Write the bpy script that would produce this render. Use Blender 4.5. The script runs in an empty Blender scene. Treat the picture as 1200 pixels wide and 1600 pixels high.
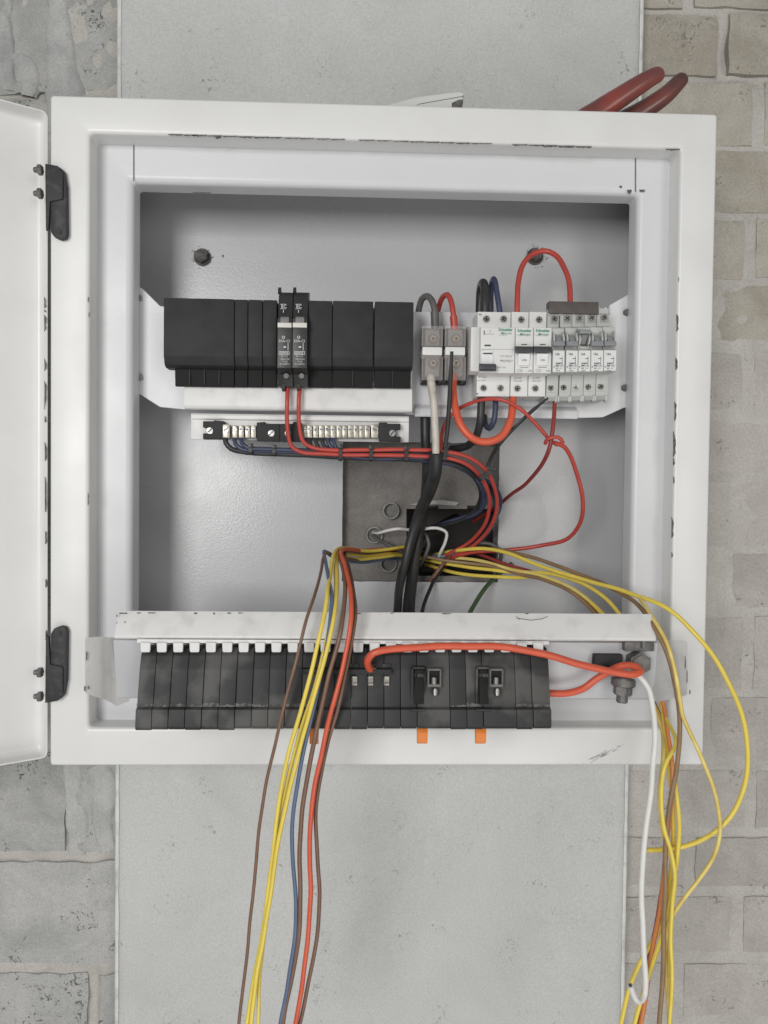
import bpy, bmesh, math, random
from mathutils import Vector, Matrix, Euler, noise

random.seed(7)
SC = bpy.context.scene
COL = SC.collection

# ------------------------------------------------------------------ camera
CAM = Vector((-0.0267, -0.7917, -0.0557))
ROT = Euler((1.5456, -0.0114, -0.0333), 'XYZ')
FPX = 1200.0
cd = bpy.data.cameras.new('camera')
cd.sensor_fit = 'VERTICAL'
cd.sensor_height = 24.0
cd.lens = FPX * 24.0 / 1600.0
cd.clip_start = 0.01
cd.clip_end = 60
cam = bpy.data.objects.new('camera', cd)
cam.location = CAM
cam.rotation_euler = ROT
COL.objects.link(cam)
SC.camera = cam

# ------------------------------------------------------------------ light
w = bpy.data.worlds.new('World')
SC.world = w
w.use_nodes = True
bg = w.node_tree.nodes['Background']
bg.inputs[0].default_value = (0.95, 0.975, 1.0, 1)
bg.inputs[1].default_value = 0.285


def area(name, loc, target, sx, sy, power, color):
    l = bpy.data.lights.new(name, 'AREA')
    l.shape = 'RECTANGLE'
    l.size, l.size_y = sx, sy
    l.energy = power
    l.color = color
    o = bpy.data.objects.new(name, l)
    o.location = loc
    o.rotation_euler = (Vector(target) - Vector(loc)).to_track_quat('-Z', 'Y').to_euler()
    COL.objects.link(o)
    return o


area('doorway_light', (-1.06, -2.75, 0.30), (0, 0, 0), 0.9, 1.1, 48, (1.0, 0.99, 0.97))
area('window_light', (1.35, -2.9, 0.25), (0, 0, 0), 0.7, 1.2, 14, (1.0, 0.95, 0.86))
area('floor_bounce_light', (0.55, -2.3, -1.9), (0.1, 0, -0.1), 2.4, 1.6, 26, (1.0, 0.98, 0.955))

SC.view_settings.view_transform = 'Standard'
SC.view_settings.look = 'None'
SC.view_settings.exposure = -0.2
SC.view_settings.gamma = 1.0
SC.view_settings.use_curve_mapping = False
SC.render.engine = 'CYCLES'
SC.cycles.max_bounces = 8
SC.cycles.transparent_max_bounces = 12

# ------------------------------------------------------------------ helpers
RM = ROT.to_matrix()


def P(px, py, d):
    """point of the place seen at photo position px, py, at d millimetres behind the cabinet's front face"""
    r = RM @ Vector(((px - 600) / FPX, (800 - py) / FPX, -1.0))
    t = (d / 1000.0 - CAM.y) / r.y
    return CAM + r * t


def S(px, d):
    return px * (d / 1000.0 - CAM.y) / FPX


def link_mesh(name, bm, mat, parent=None, origin=None, smooth=True, angle=38):
    bmesh.ops.recalc_face_normals(bm, faces=bm.faces[:])
    me = bpy.data.meshes.new(name)
    bm.to_mesh(me)
    bm.free()
    if smooth:
        me.polygons.foreach_set('use_smooth', [True] * len(me.polygons))
        me.set_sharp_from_angle(angle=math.radians(angle))
    me.materials.append(MATS[mat])
    o = bpy.data.objects.new(name, me)
    COL.objects.link(o)
    if parent is not None:
        o.parent = parent
        root = parent
        while root.parent is not None:
            root = root.parent
        off = Vector(root['_o'])
        me.transform(Matrix.Translation(-off))
    else:
        if origin is None:
            xs = [v.co for v in me.vertices]
            mn = Vector((min(c.x for c in xs), min(c.y for c in xs), min(c.z for c in xs)))
            mx = Vector((max(c.x for c in xs), max(c.y for c in xs), max(c.z for c in xs)))
            origin = Vector(((mn.x + mx.x) / 2, (mn.y + mx.y) / 2, mn.z))
        me.transform(Matrix.Translation(-Vector(origin)))
        o.location = origin
        o['_o'] = tuple(origin)
    return o


ROOTS = []


def tag(o, label, cat, group=None):
    o['label'] = label
    o['category'] = cat
    if group:
        o['group'] = group
    return o


def thing(name, loc, label, cat, group=None):
    o = bpy.data.objects.new(name, None)
    o.empty_display_size = 0.01
    COL.objects.link(o)
    o.location = loc
    o['_o'] = tuple(loc)
    ROOTS.append(o)
    return tag(o, label, cat, group)


def BM():
    return bmesh.new()


def _bevel(bm, verts, bev, seg=2):
    if bev > 0:
        es = {e for v in verts for e in v.link_edges}
        bmesh.ops.bevel(bm, geom=list(es), offset=bev, segments=seg, profile=0.6, affect='EDGES')


def box(bm, x0, x1, y0, y1, z0, z1, bev=0.0, seg=2):
    b2 = bmesh.new()
    vs = [b2.verts.new((x, y, z)) for x in (x0, x1) for y in (y0, y1) for z in (z0, z1)]
    for f in ((0, 1, 3, 2), (4, 6, 7, 5), (0, 4, 5, 1), (2, 3, 7, 6), (0, 2, 6, 4), (1, 5, 7, 3)):
        b2.faces.new([vs[i] for i in f])
    _bevel(b2, b2.verts[:], bev, seg)
    merge(bm, b2)
    return bm


def merge(bm, b2):
    vm = {}
    for v in b2.verts:
        vm[v] = bm.verts.new(v.co)
    for f in b2.faces:
        try:
            bm.faces.new([vm[v] for v in f.verts])
        except ValueError:
            pass
    b2.free()


def pbox(bm, x0, y0, x1, y1, d0, d1, bev=0.0, seg=2):
    """box whose front face covers photo rectangle x0,y0,x1,y1 at depth d0, reaching back to d1"""
    ym, xm = (y0 + y1) / 2, (x0 + x1) / 2
    return box(bm, P(x0, ym, d0).x, P(x1, ym, d0).x, d0 / 1000, d1 / 1000, P(xm, y1, d0).z, P(xm, y0, d0).z, bev, seg)


def extrude_poly(bm, pts, vec, bev=0.0, seg=2):
    b2 = bmesh.new()
    vec = Vector(vec)
    a = [b2.verts.new(p) for p in pts]
    b = [b2.verts.new(Vector(p) + vec) for p in pts]
    n = len(pts)
    b2.faces.new(a)
    b2.faces.new(list(reversed(b)))
    for i in range(n):
        b2.faces.new((a[i], b[i], b[(i + 1) % n], a[(i + 1) % n]))
    bmesh.ops.recalc_face_normals(b2, faces=b2.faces[:])
    _bevel(b2, b2.verts[:], bev, seg)
    merge(bm, b2)
    return bm


def plate(bm, pts, d, thick, bev=0.0, seg=2):
    return extrude_poly(bm, [P(x, y, d) for x, y in pts], (0, thick / 1000, 0), bev, seg)


def prism(bm, x0, x1, prof, bev=0.0, dref=None, yref=None, seg=2):
    """profile of (photo y, depth[, depth that photo y is read at]) swept from photo x0 to x1"""
    xm = (x0 + x1) / 2
    df = min(p[1] for p in prof) if dref is None else dref
    ym = sum(p[0] for p in prof) / len(prof) if yref is None else yref
    X0, X1 = P(x0, ym, df).x, P(x1, ym, df).x
    pts = []
    for p in prof:
        z = P(xm, p[0], p[2] if len(p) > 2 else p[1]).z
        pts.append(Vector((X0, p[1] / 1000, z)))
    return extrude_poly(bm, pts, (X1 - X0, 0, 0), bev, seg)


def cyl(bm, c, axis, r, length, n=16, r2=None, bev=0.0):
    b2 = bmesh.new()
    bmesh.ops.create_cone(b2, cap_ends=True, segments=n, radius1=r, radius2=r if r2 is None else r2, depth=length)
    q = Vector((0, 0, 1)).rotation_difference(Vector(axis).normalized())
    bmesh.ops.transform(b2, matrix=Matrix.Translation(c) @ q.to_matrix().to_4x4(), verts=b2.verts[:])
    if bev:
        es = [e for e in b2.edges if len(e.link_faces) == 2 and any(len(f.verts) > 4 for f in e.link_faces)]
        bmesh.ops.bevel(b2, geom=es, offset=bev, segments=2, affect='EDGES')
    merge(bm, b2)
    return bm


def spline(pts, step=0.004):
    """centripetal-ish Catmull-Rom through pts, resampled"""
    P_ = [2 * pts[0] - pts[1]] + list(pts) + [2 * pts[-1] - pts[-2]]
    out = []
    for i in range(1, len(P_) - 2):
        p0, p1, p2, p3 = P_[i - 1:i + 3]
        d0, d1, d2 = [max((b - a).length, 1e-6) ** 0.5 for a, b in ((p0, p1), (p1, p2), (p2, p3))]
        m1 = (p1 - p0) / d0 - (p2 - p0) / (d0 + d1) + (p2 - p1) / d1
        m2 = (p2 - p1) / d1 - (p3 - p1) / (d1 + d2) + (p3 - p2) / d2
        m1 *= d1
        m2 *= d1
        n = max(2, int((p2 - p1).length / step))
        for k in range(n):
            t = k / n
            t2, t3 = t * t, t * t * t
            out.append((2 * t3 - 3 * t2 + 1) * p1 + (t3 - 2 * t2 + t) * m1 + (-2 * t3 + 3 * t2) * p2 + (t3 - t2) * m2)
    out.append(P_[-2].copy())
    return out


def tube(bm, pts, r, n=10, flat=1.0):
    """round tube along pts; r a number or a list of radii; flat < 1 squashes it"""
    N = len(pts)
    tang = []
    for i in range(N):
        t = pts[min(i + 1, N - 1)] - pts[max(i - 1, 0)]
        tang.append(t.normalized() if t.length > 1e-9 else Vector((0, 0, 1)))
    ref = Vector((0, 1, 0)) if abs(tang[0].y) < 0.9 else Vector((1, 0, 0))
    nor = (ref - tang[0] * ref.dot(tang[0])).normalized()
    rings = []
    for i in range(N):
        if i:
            q = tang[i - 1].rotation_difference(tang[i])
            nor = q @ nor
            nor = (nor - tang[i] * nor.dot(tang[i])).normalized()
        bi = tang[i].cross(nor)
        rr = r[i] if isinstance(r, (list, tuple)) else r
        rings.append([bm.verts.new(pts[i] + rr * (math.cos(2 * math.pi * k / n) * flat * nor + math.sin(2 * math.pi * k / n) * bi)) for k in range(n)])
    for a, b in zip(rings, rings[1:]):
        for k in range(n):
            bm.faces.new((a[k], a[(k + 1) % n], b[(k + 1) % n], b[k]))
    bm.faces.new(list(reversed(rings[0])))
    bm.faces.new(rings[-1])
    return bm


def text_mesh(bm, s, px, py, d, hpx, bold=0.0, width=None):
    """flat printed lettering facing the viewer, its left end and baseline at photo px, py"""
    cu = bpy.data.curves.new('t', 'FONT')
    cu.body = s
    cu.size = 1.0
    cu.offset = bold
    cu.resolution_u = 2
    o = bpy.data.objects.new('t', cu)
    COL.objects.link(o)
    dg = bpy.context.evaluated_depsgraph_get()
    me = bpy.data.meshes.new_from_object(o.evaluated_get(dg))
    bpy.data.objects.remove(o)
    bpy.data.curves.remove(cu)
    if not me.vertices:
        return bm
    sc = S(hpx, d) / 0.70
    mx = max(v.co.x for v in me.vertices)
    sx = sc if width is None else S(width, d) / mx
    o3 = P(px, py, d)
    vs = [bm.verts.new((o3.x + v.co.x * sx, o3.y, o3.z + v.co.y * sc)) for v in me.vertices]
    for p in me.polygons:
        try:
            bm.faces.new([vs[i] for i in p.vertices])
        except ValueError:
            pass
    bpy.data.meshes.remove(me)
    return bm


def ink(bm, x0, y0, x1, y1, d):
    a, b, c, e = P(x0, y1, d), P(x1, y1, d), P(x1, y0, d), P(x0, y0, d)
    bm.faces.new([bm.verts.new(v) for v in (a, b, c, e)])
    return bm


def chip(bm, x0, y0, x1, y1, d, n=9, rag=0.5, seed=0):
    """ragged flat fleck of missing paint"""
    rnd = random.Random(seed * 131 + int(x0 * 7 + y0 * 3))
    top, bot = [], []
    for i in range(n):
        t = i / (n - 1)
        if x1 - x0 >= y1 - y0:
            x = x0 + (x1 - x0) * t
            h = (y1 - y0) * (1 - rag * rnd.random()) * (0.35 if i in (0, n - 1) else 1)
            off = (y1 - y0) * 0.25 * rnd.random() * rag
            top.append(P(x, y0 + off, d))
            bot.append(P(x, y0 + off + h, d))
        else:
            y = y0 + (y1 - y0) * t
            h = (x1 - x0) * (1 - rag * rnd.random()) * (0.35 if i in (0, n - 1) else 1)
            off = (x1 - x0) * 0.3 * rnd.random() * rag
            top.append(P(x0 + off, y, d))
            bot.append(P(x0 + off + h, y, d))
    tv = [bm.verts.new(p) for p in top]
    bv = [bm.verts.new(p) for p in bot]
    for i in range(n - 1):
        bm.faces.new((tv[i], tv[i + 1], bv[i + 1], bv[i]))
    return bm


ORD = ['first', 'second', 'third', 'fourth', 'fifth', 'sixth', 'seventh', 'eighth', 'ninth', 'tenth', 'eleventh', 'twelfth', 'thirteenth']

# ------------------------------------------------------------------ materials
MATS = {}


def mat(name, col, rough=0.5, metal=0.0, col2=None, nscale=20.0, lo=0.35, hi=0.65, bump=0.0, bscale=200.0, spec=0.5, rvar=0.0, coat=0.0, detail=4.0, objrand=0.0):
    m = bpy.data.materials.new(name)
    m.use_nodes = True
    nt = m.node_tree
    b = nt.nodes['Principled BSDF']
    b.inputs['Roughness'].default_value = rough
    b.inputs['Metallic'].default_value = metal
    b.inputs['Specular IOR Level'].default_value = spec
    b.inputs['Coat Weight'].default_value = coat
    b.inputs['Base Color'].default_value = (*col, 1)
    geo = nt.nodes.new('ShaderNodeNewGeometry')
    last = None
    if col2 is not None or rvar:
        nz = nt.nodes.new('ShaderNodeTexNoise')
        nz.inputs['Scale'].default_value = nscale
        nz.inputs['Detail'].default_value = detail
        nt.links.new(geo.outputs['Position'], nz.inputs['Vector'])
        mr = nt.nodes.new('ShaderNodeMapRange')
        mr.inputs[1].default_value, mr.inputs[2].default_value = lo, hi
        nt.links.new(nz.outputs['Fac'], mr.inputs[0])
        if col2 is not None:
            mx = nt.nodes.new('ShaderNodeMix')
            mx.data_type = 'RGBA'
            mx.inputs[6].default_value = (*col, 1)
            mx.inputs[7].default_value = (*col2, 1)
            nt.links.new(mr.outputs[0], mx.inputs[0])
            last = mx.outputs[2]
            nt.links.new(last, b.inputs['Base Color'])
        if rvar:
            r2 = nt.nodes.new('ShaderNodeMapRange')
            r2.inputs[3].default_value, r2.inputs[4].default_value = rough - rvar, rough + rvar
            nt.links.new(mr.outputs[0], r2.inputs[0])
            nt.links.new(r2.outputs[0], b.inputs['Roughness'])
    if bump:
        nb = nt.nodes.new('ShaderNodeTexNoise')
        nb.inputs['Scale'].default_value = bscale
        nb.inputs['Detail'].default_value = 3
        nt.links.new(geo.outputs['Position'], nb.inputs['Vector'])
        bp = nt.nodes.new('ShaderNodeBump')
        bp.inputs['Strength'].default_value = bump
        bp.inputs['Distance'].default_value = 0.001
        nt.links.new(nb.outputs['Fac'], bp.inputs['Height'])
        nt.links.new(bp.outputs['Normal'], b.inputs['Normal'])
    MATS[name] = m
    return m


def masonry(name, cols, pit=0.5, pit_scale=140, bump=0.5, nscale=9.0, pit_dark=0.45, rand=0.25, fine=420, spk=1.0):
    """cement surface: cloudy tone, specks, pits and grain"""
    m = bpy.data.materials.new(name)
    m.use_nodes = True
    nt = m.node_tree
    N, L = nt.nodes, nt.links
    b = N['Principled BSDF']
    b.inputs['Roughness'].default_value = 0.88
    b.inputs['Specular IOR Level'].default_value = 0.25
    geo = N.new('ShaderNodeNewGeometry')
    n1 = N.new('ShaderNodeTexNoise')
    n1.inputs['Scale'].default_value = nscale
    n1.inputs['Detail'].default_value = 6
    n1.inputs['Roughness'].default_value = 0.62
    n1.inputs['Distortion'].default_value = 0.6
    L.new(geo.outputs['Position'], n1.inputs['Vector'])
    cr = N.new('ShaderNodeValToRGB')
    e = cr.color_ramp.elements
    e[0].position, e[1].position = 0.32, 0.70
    e[0].color, e[1].color = (*cols[0], 1), (*cols[-1], 1)
    for i, c in enumerate(cols[1:-1]):
        x = e.new(0.32 + 0.38 * (i + 1) / (len(cols) - 1))
        x.color = (*c, 1)
    if rand:
        oi = N.new('ShaderNodeObjectInfo')
        ad = N.new('ShaderNodeMath')
        ad.operation = 'MULTIPLY_ADD'
        ad.inputs[1].default_value = rand
        L.new(oi.outputs['Random'], ad.inputs[0])
        sb = N.new('ShaderNodeMath')
        sb.operation = 'SUBTRACT'
        sb.inputs[1].default_value = rand / 2
        L.new(n1.outputs['Fac'], sb.inputs[0])
        L.new(sb.outputs[0], ad.inputs[2])
        L.new(ad.outputs[0], cr.inputs[0])
    else:
        L.new(n1.outputs['Fac'], cr.inputs[0])
    # fine speckle
    n2 = N.new('ShaderNodeTexNoise')
    n2.inputs['Scale'].default_value = fine
    n2.inputs['Detail'].default_value = 6
    n2.inputs['Roughness'].default_value = 0.75
    L.new(geo.outputs['Position'], n2.inputs['Vector'])
    m2 = N.new('ShaderNodeMapRange')
    m2.inputs[1].default_value, m2.inputs[2].default_value = 0.38, 0.62
    m2.inputs[3].default_value, m2.inputs[4].default_value = 1 - 0.14 * spk, 1 + 0.1 * spk
    L.new(n2.outputs['Fac'], m2.inputs[0])
    mul = N.new('ShaderNodeMix')
    mul.data_type = 'RGBA'
    mul.blend_type = 'MULTIPLY'
    mul.inputs[0].default_value = 1
    L.new(cr.outputs[0], mul.inputs[6])
    L.new(m2.outputs[0], mul.inputs[7])
    # pits: ragged specks where a coarse mask allows them
    vo = N.new('ShaderNodeTexNoise')
    vo.inputs['Scale'].default_value = pit_scale
    vo.inputs['Detail'].default_value = 5
    vo.inputs['Roughness'].default_value = 0.62
    vo.inputs['Distortion'].default_value = 1.6
    L.new(geo.outputs['Position'], vo.inputs['Vector'])
    n3 = N.new('ShaderNodeTexNoise')
    n3.inputs['Scale'].default_value = 22
    n3.inputs['Detail'].default_value = 4
    L.new(geo.outputs['Position'], n3.inputs['Vector'])
    m3 = N.new('ShaderNodeMapRange')
    m3.inputs[1].default_value, m3.inputs[2].default_value = 0.36, 0.64
    m3.inputs[3].default_value, m3.inputs[4].default_value = 0.83, 0.83 - 0.48 * pit
    L.new(n3.outputs['Fac'], m3.inputs[0])
    lt = N.new('ShaderNodeMath')
    lt.operation = 'SUBTRACT'
    L.new(vo.outputs['Fac'], lt.inputs[0])
    L.new(m3.outputs[0], lt.inputs[1])
    m4 = N.new('ShaderNodeMapRange')
    m4.inputs[1].default_value, m4.inputs[2].default_value = 0.0, 0.10
    L.new(lt.outputs[0], m4.inputs[0])
    dk = N.new('ShaderNodeMix')
    dk.data_type = 'RGBA'
    dk.blend_type = 'MULTIPLY'
    L.new(m4.outputs[0], dk.inputs[0])
    L.new(mul.outputs[2], dk.inputs[6])
    dk.inputs[7].default_value = (pit_dark, pit_dark, pit_dark, 1)
    L.new(dk.outputs[2], b.inputs['Base Color'])
    # relief
    hs = N.new('ShaderNodeMath')
    hs.operation = 'SUBTRACT'
    L.new(n2.outputs['Fac'], hs.inputs[0])
    L.new(m4.outputs[0], hs.inputs[1])
    h2 = N.new('ShaderNodeMath')
    h2.operation = 'MULTIPLY_ADD'
    h2.inputs[1].default_value = 3.0
    L.new(n1.outputs['Fac'], h2.inputs[0])
    L.new(hs.outputs[0], h2.inputs[2])
    bp = N.new('ShaderNodeBump')
    bp.inputs['Strength'].default_value = bump
    bp.inputs['Distance'].default_value = 0.0016
    L.new(h2.outputs[0], bp.inputs['Height'])
    L.new(bp.outputs['Normal'], b.inputs['Normal'])
    MATS[name] = m


masonry('brick_brown', [(0.355, 0.325, 0.275), (0.43, 0.40, 0.345), (0.50, 0.47, 0.41)], pit=0.52, bump=0.6, rand=0.2, nscale=13, pit_dark=0.55)
masonry('brick_ash', [(0.40, 0.38, 0.35), (0.46, 0.435, 0.405), (0.51, 0.485, 0.455)], pit=0.52, bump=0.6, rand=0.2, nscale=13, pit_dark=0.55)
masonry('block_grey', [(0.38, 0.38, 0.37), (0.47, 0.47, 0.455), (0.54, 0.535, 0.515)], pit=0.57, bump=1.0, rand=0.2, nscale=16)
masonry('mortar', [(0.44, 0.425, 0.39), (0.52, 0.50, 0.465), (0.57, 0.55, 0.515)], pit=0.4, bump=0.8, rand=0.0, nscale=14)
masonry('smear', [(0.42, 0.425, 0.42), (0.50, 0.50, 0.485), (0.55, 0.54, 0.52)], pit=0.4, bump=0.7, rand=0.2, nscale=18)
masonry('column_plaster', [(0.51, 0.513, 0.503), (0.55, 0.553, 0.543), (0.58, 0.583, 0.575)], spk=0.75, pit=0.52, pit_scale=160, bump=0.34, rand=0.0, nscale=6, pit_dark=0.55)
masonry('chase_cement', [(0.19, 0.18, 0.168), (0.25, 0.238, 0.225), (0.31, 0.295, 0.28)], pit=0.25, bump=0.6, rand=0.0, nscale=16)

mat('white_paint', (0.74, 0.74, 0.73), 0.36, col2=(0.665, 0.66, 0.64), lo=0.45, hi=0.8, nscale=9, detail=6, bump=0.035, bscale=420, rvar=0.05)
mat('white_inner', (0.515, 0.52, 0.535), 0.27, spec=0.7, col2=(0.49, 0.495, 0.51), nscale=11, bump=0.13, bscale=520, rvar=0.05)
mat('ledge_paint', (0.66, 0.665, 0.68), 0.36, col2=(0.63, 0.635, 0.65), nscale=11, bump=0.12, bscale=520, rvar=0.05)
mat('white_worn', (0.74, 0.735, 0.725), 0.42, col2=(0.62, 0.61, 0.60), nscale=60, lo=0.5, hi=0.8, bump=0.06, bscale=300)
mat('lit_edge_white', (0.68, 0.68, 0.66), 0.6, col2=(0.5, 0.5, 0.49), nscale=60, lo=0.45, hi=0.7)  # paler tone that paints the catch of light on the column edges
mat('bare_steel', (0.065, 0.06, 0.055), 0.7, col2=(0.14, 0.13, 0.12), nscale=300)
mat('scuff_grey', (0.40, 0.40, 0.395), 0.7, col2=(0.2, 0.2, 0.2), nscale=500)
mat('hinge_black', (0.03, 0.03, 0.032), 0.55, spec=0.35, col2=(0.07, 0.07, 0.07), nscale=120, lo=0.5, hi=0.8, bump=0.1)
mat('zinc', (0.42, 0.42, 0.41), 0.38, metal=1.0, col2=(0.24, 0.23, 0.22), nscale=300, rvar=0.1)
mat('dull_bolt', (0.13, 0.128, 0.125), 0.55, metal=0.4, col2=(0.2, 0.19, 0.18), nscale=220)
mat('old_bolt', (0.05, 0.048, 0.045), 0.6, metal=0.2, col2=(0.13, 0.125, 0.12), nscale=220)
mat('nickel', (0.44, 0.42, 0.37), 0.4, metal=1.0, col2=(0.28, 0.26, 0.22), nscale=260)
mat('clamp_grey', (0.25, 0.238, 0.228), 0.5, col2=(0.2, 0.19, 0.18), nscale=90)
mat('brass', (0.5, 0.41, 0.27), 0.35, metal=1.0, col2=(0.3, 0.25, 0.18), nscale=300)
mat('copper', (0.55, 0.28, 0.16), 0.35, metal=1.0)
mat('black_plastic', (0.02, 0.02, 0.021), 0.6, spec=0.35, col2=(0.027, 0.027, 0.028), nscale=60, bump=0.05, bscale=900)
mat('black_recess', (0.011, 0.011, 0.011), 0.7, spec=0.3)
mat('breaker_black', (0.024, 0.024, 0.025), 0.42, col2=(0.03, 0.03, 0.03), nscale=90)
mat('dusty_black', (0.028, 0.028, 0.029), 0.55, spec=0.4, col2=(0.085, 0.084, 0.08), nscale=24, lo=0.47, hi=0.60, bump=0.06, bscale=700, detail=7)
mat('dusty_black_b', (0.03, 0.03, 0.031), 0.55, spec=0.4, col2=(0.068, 0.067, 0.066), nscale=28, lo=0.5, hi=0.8, bump=0.06, bscale=700, detail=6)
mat('dust_line', (0.17, 0.168, 0.16), 0.8, col2=(0.06, 0.06, 0.06), nscale=200, lo=0.4, hi=0.62)
mat('toggle_white', (0.66, 0.64, 0.59), 0.45)
mat('toggle_grey', (0.21, 0.205, 0.195), 0.45)
mat('print_white', (0.62, 0.62, 0.61), 0.6)
mat('print_black', (0.05, 0.05, 0.055), 0.6)
mat('print_grey', (0.30, 0.30, 0.30), 0.6)
mat('print_green', (0.05, 0.26, 0.15), 0.6)
mat('mcb_white', (0.73, 0.73, 0.715), 0.42, col2=(0.70, 0.70, 0.685), nscale=50)
mat('mcb_lever', (0.78, 0.78, 0.79), 0.3)
mat('mcb_grey', (0.52, 0.535, 0.51), 0.45, col2=(0.48, 0.49, 0.47), nscale=60)
mat('mcb_recess', (0.34, 0.35, 0.335), 0.5)
mat('lever_grey', (0.27, 0.275, 0.285), 0.45)
mat('lever_dark', (0.055, 0.055, 0.06), 0.4)
mat('screw_dark', (0.10, 0.10, 0.095), 0.42, metal=0.85, col2=(0.3, 0.29, 0.27), nscale=600)
mat('busbar_cover', (0.105, 0.088, 0.082), 0.5, col2=(0.08, 0.068, 0.064), nscale=90)
mat('label_paper', (0.72, 0.73, 0.72), 0.5)
mat('wire_red', (0.50, 0.068, 0.05), 0.36, col2=(0.44, 0.06, 0.045), nscale=70)
mat('wire_dark_red', (0.30, 0.045, 0.036), 0.38, col2=(0.26, 0.04, 0.035), nscale=70)
mat('wire_orange', (0.68, 0.115, 0.055), 0.36, col2=(0.62, 0.10, 0.05), nscale=60)
mat('wire_amber', (0.66, 0.24, 0.07), 0.36, col2=(0.6, 0.2, 0.06), nscale=50)
mat('wire_yellow', (0.82, 0.65, 0.11), 0.34, col2=(0.76, 0.59, 0.095), nscale=50)
mat('wire_pale_yellow', (0.80, 0.67, 0.22), 0.36, col2=(0.66, 0.48, 0.12), nscale=50)
mat('wire_brown', (0.21, 0.115, 0.075), 0.4, col2=(0.17, 0.095, 0.065), nscale=60)
mat('wire_tan', (0.30, 0.19, 0.10), 0.4, col2=(0.24, 0.15, 0.085), nscale=60)
mat('wire_blue', (0.055, 0.066, 0.125), 0.4, col2=(0.045, 0.055, 0.10), nscale=60)
mat('wire_sky', (0.115, 0.165, 0.27), 0.4, col2=(0.095, 0.14, 0.23), nscale=60)
mat('wire_black', (0.022, 0.023, 0.024), 0.42, col2=(0.035, 0.035, 0.036), nscale=60)
mat('wire_grey', (0.10, 0.098, 0.095), 0.45, col2=(0.13, 0.127, 0.12), nscale=60)
mat('wire_white', (0.78, 0.775, 0.75), 0.36, col2=(0.72, 0.71, 0.68), nscale=50)
mat('wire_aged_white', (0.58, 0.545, 0.49), 0.42, col2=(0.47, 0.43, 0.37), nscale=80)
mat('wire_green', (0.06, 0.11, 0.05), 0.42)
mat('tie_black', (0.02, 0.02, 0.021), 0.38)
mat('orange_clip', (0.75, 0.21, 0.03), 0.4)
mat('handle_red', (0.27, 0.05, 0.038), 0.34, col2=(0.14, 0.05, 0.044), nscale=22, lo=0.4, hi=0.62, coat=0.3)
mat('handle_red_dark', (0.08, 0.04, 0.036), 0.32, col2=(0.20, 0.055, 0.045), nscale=20, lo=0.5, hi=0.72, coat=0.3)
mat('tool_steel', (0.22, 0.22, 0.22), 0.4, metal=0.9)
mat('pvc_grey', (0.33, 0.32, 0.30), 0.55, col2=(0.17, 0.165, 0.155), nscale=70)
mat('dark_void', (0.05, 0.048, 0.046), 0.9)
mat('strip_grey', (0.60, 0.605, 0.59), 0.35)

# clear plastic lid of the terminal blocks
m = bpy.data.materials.new('clear_plastic')
m.use_nodes = True
nt = m.node_tree
b = nt.nodes['Principled BSDF']
b.inputs['Base Color'].default_value = (0.62, 0.58, 0.56, 1)
b.inputs['Roughness'].default_value = 0.16
b.inputs['Alpha'].default_value = 0.15
MATS['clear_plastic'] = m

# ================================================================== setting
# ---- wall behind: mortar bed with bricks standing a little proud
WALL_D = 168


def mortar_bed():
    bm = BM()
    x0, x1, z0, z1 = -1.05, 1.05, -1.05, 0.95
    nx, nz = 300, 260
    gaps = [(P(1128, 78, WALL_D), (0.009, 0.04), 0.010), (P(1165, 124, WALL_D), (0.03, 0.006), 0.006), (P(60, 147, WALL_D), (0.05, 0.006), 0.006), (P(146, 1560, WALL_D), (0.006, 0.05), 0.007)]   # raked-out joints
    g = []
    for j in range(nz + 1):
        row = []
        for i in range(nx + 1):
            x, z = x0 + (x1 - x0) * i / nx, z0 + (z1 - z0) * j / nz
            y = WALL_D / 1000 + 0.0016 * noise.fractal(Vector((x * 14, 0, z * 14)), 0.8, 2.0, 4) + 0.0026 * noise.noise(Vector((x * 3.1, 5, z * 3.1)))
            for q, rr, dep in gaps:
                e_ = (abs(x - q.x) / rr[0]) ** 2 + (abs(z - q.z) / rr[1]) ** 2
                y += dep * math.exp(-e_ * e_)
            row.append(bm.verts.new((x, y, z)))
        g.append(row)
    lo, hi = P(590, 935, WALL_D), P(800, 760, WALL_D)
    for j in range(nz):
        for i in range(nx):
            c = (g[j][i].co + g[j + 1][i + 1].co) / 2
            if lo.x < c.x < hi.x and lo.z < c.z < hi.z:      # chased out behind the niche
                continue
            bm.faces.new((g[j][i], g[j][i + 1], g[j + 1][i + 1], g[j + 1][i]))
    return bm


wall = link_mesh('wall', mortar_bed(), 'mortar', origin=(0, 0.168, -1.05))
wall['kind'] = 'structure'


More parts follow.
